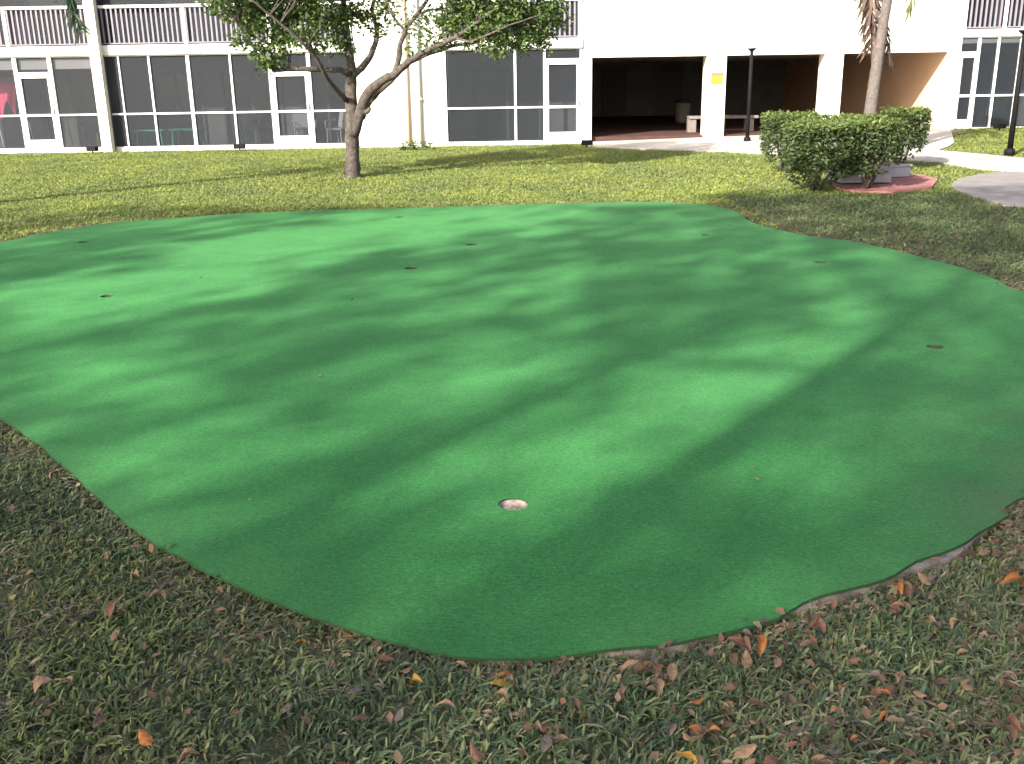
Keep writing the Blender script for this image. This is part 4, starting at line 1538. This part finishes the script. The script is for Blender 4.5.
special = [(417, 683, 'yellow', .036, 'yellow leaf lying in the grass below the front left edge of the green'),
           (500, 684, 'yellow', .062, 'long yellow leaf in the grass below the front tip of the green'),
           (506, 676, 'orange', .055, 'orange leaf touching the long yellow leaf below the front tip of the green'),
           (301, 643, 'yellow', .034, 'small yellow leaf in dark grass near the left front edge of the green'),
           (145, 736, 'orange', .055, 'orange leaf in dark grass near the bottom left corner'),
           (348, 632, 'orange', .040, 'orange leaf right against the left front rim of the green'),
           (219, 592, 'reddish brown', .042, 'reddish brown leaf against the left rim of the green'),
           (113, 608, 'reddish brown', .060, 'reddish brown leaf in the grass at far left below the rim'),
           (190, 759, 'tan', .045, 'tan leaf at the very bottom of the picture on the left'),
           (757, 646, 'orange', .066, 'large orange leaf against the right front rim of the green'),
           (738, 643, 'reddish brown', .058, 'reddish brown leaf left of the large orange leaf at the rim'),
           (1013, 727, 'reddish brown', .055, 'red leaf at the right edge near the bottom corner'),
           (688, 758, 'yellow', .045, 'yellow leaf at the bottom right of centre'),
           (745, 750, 'tan', .055, 'pale tan leaf at the bottom right'),
           (652, 689, 'tan', .050, 'pale tan leaf in the grass right of the front tip of the green'),
           (1012, 585, 'orange', .075, 'orange leaf at the far right rim of the green'),
           (898, 590, 'orange', .055, 'orange leaf near the torn right rim of the green'),
           (476, 752, 'reddish brown', .055, 'reddish brown leaf at the bottom centre'),
           (445, 707, 'tan', .050, 'tan leaf in pale grass below the front left of the green'),
           (500, 700, 'tan', .042, 'small tan leaf just below the long yellow leaf')]
for px, py, cn, s, lab in special:
    put_leaf(px, py, cn, s * 1.1, lab, z=0.052)
lf = put_leaf(757, 479, 'tan', .030, 'small tan leaf lying alone on the green turf', z=ZT + 0.006, flat=True)

cls = ['reddish brown', 'brown', 'tan', 'grey brown', 'orange']
wts = [.15, .30, .33, .14, .08]
zone_name = {'L': 'in the shaded grass left of the green', 'C': 'in the grass in front of the tip of the green', 'R': 'in the grass at the right front of the green'}
made = 0
drift = [(745, 648), (910, 590), (860, 690), (990, 690), (950, 625), (700, 735), (560, 720), (820, 742), (1000, 560), (500, 690), (660, 668), (120, 610), (50, 700), (230, 640)]
tries = 0
CP = CONC[::4]
while made < 215 and tries < 20000:
    tries += 1
    px, py = random.uniform(0, 1024), random.uniform(420, 764)
    if tries % 2 and made > 20:                       # half of them gather in loose drifts
        q_ = random.choice(drift)
        px, py = random.gauss(q_[0], 22), random.gauss(q_[1], 12)
        if not (0 < px < 1024 and py < 764):
            continue
    p = at(px, py)
    if bool(inside(CONC, np.array([p.x]), np.array([p.y]))[0]):
        continue
    dd = float(np.sqrt(((CP - np.array([p.x, p.y])) ** 2).sum(1).min()))
    z_ = 'L' if px < 330 else ('C' if px < 640 else 'R')
    den = {'L': .13, 'C': .28, 'R': .60}[z_] + 0.9 * math.exp(-dd / .06)
    if random.random() > den * (0.35 + 0.65 * py / 764):
        continue
    cn = random.choices(cls, wts)[0]
    put_leaf(px, py, cn, random.choice((.016, .02, .024, .028, .032, .038, .044, .052)) * random.uniform(.9, 1.1), f'small {cn} fallen leaf {zone_name[z_]}', f'{cn} fallen leaves {zone_name[z_]}', z=random.uniform(.028, .052))
    made += 1
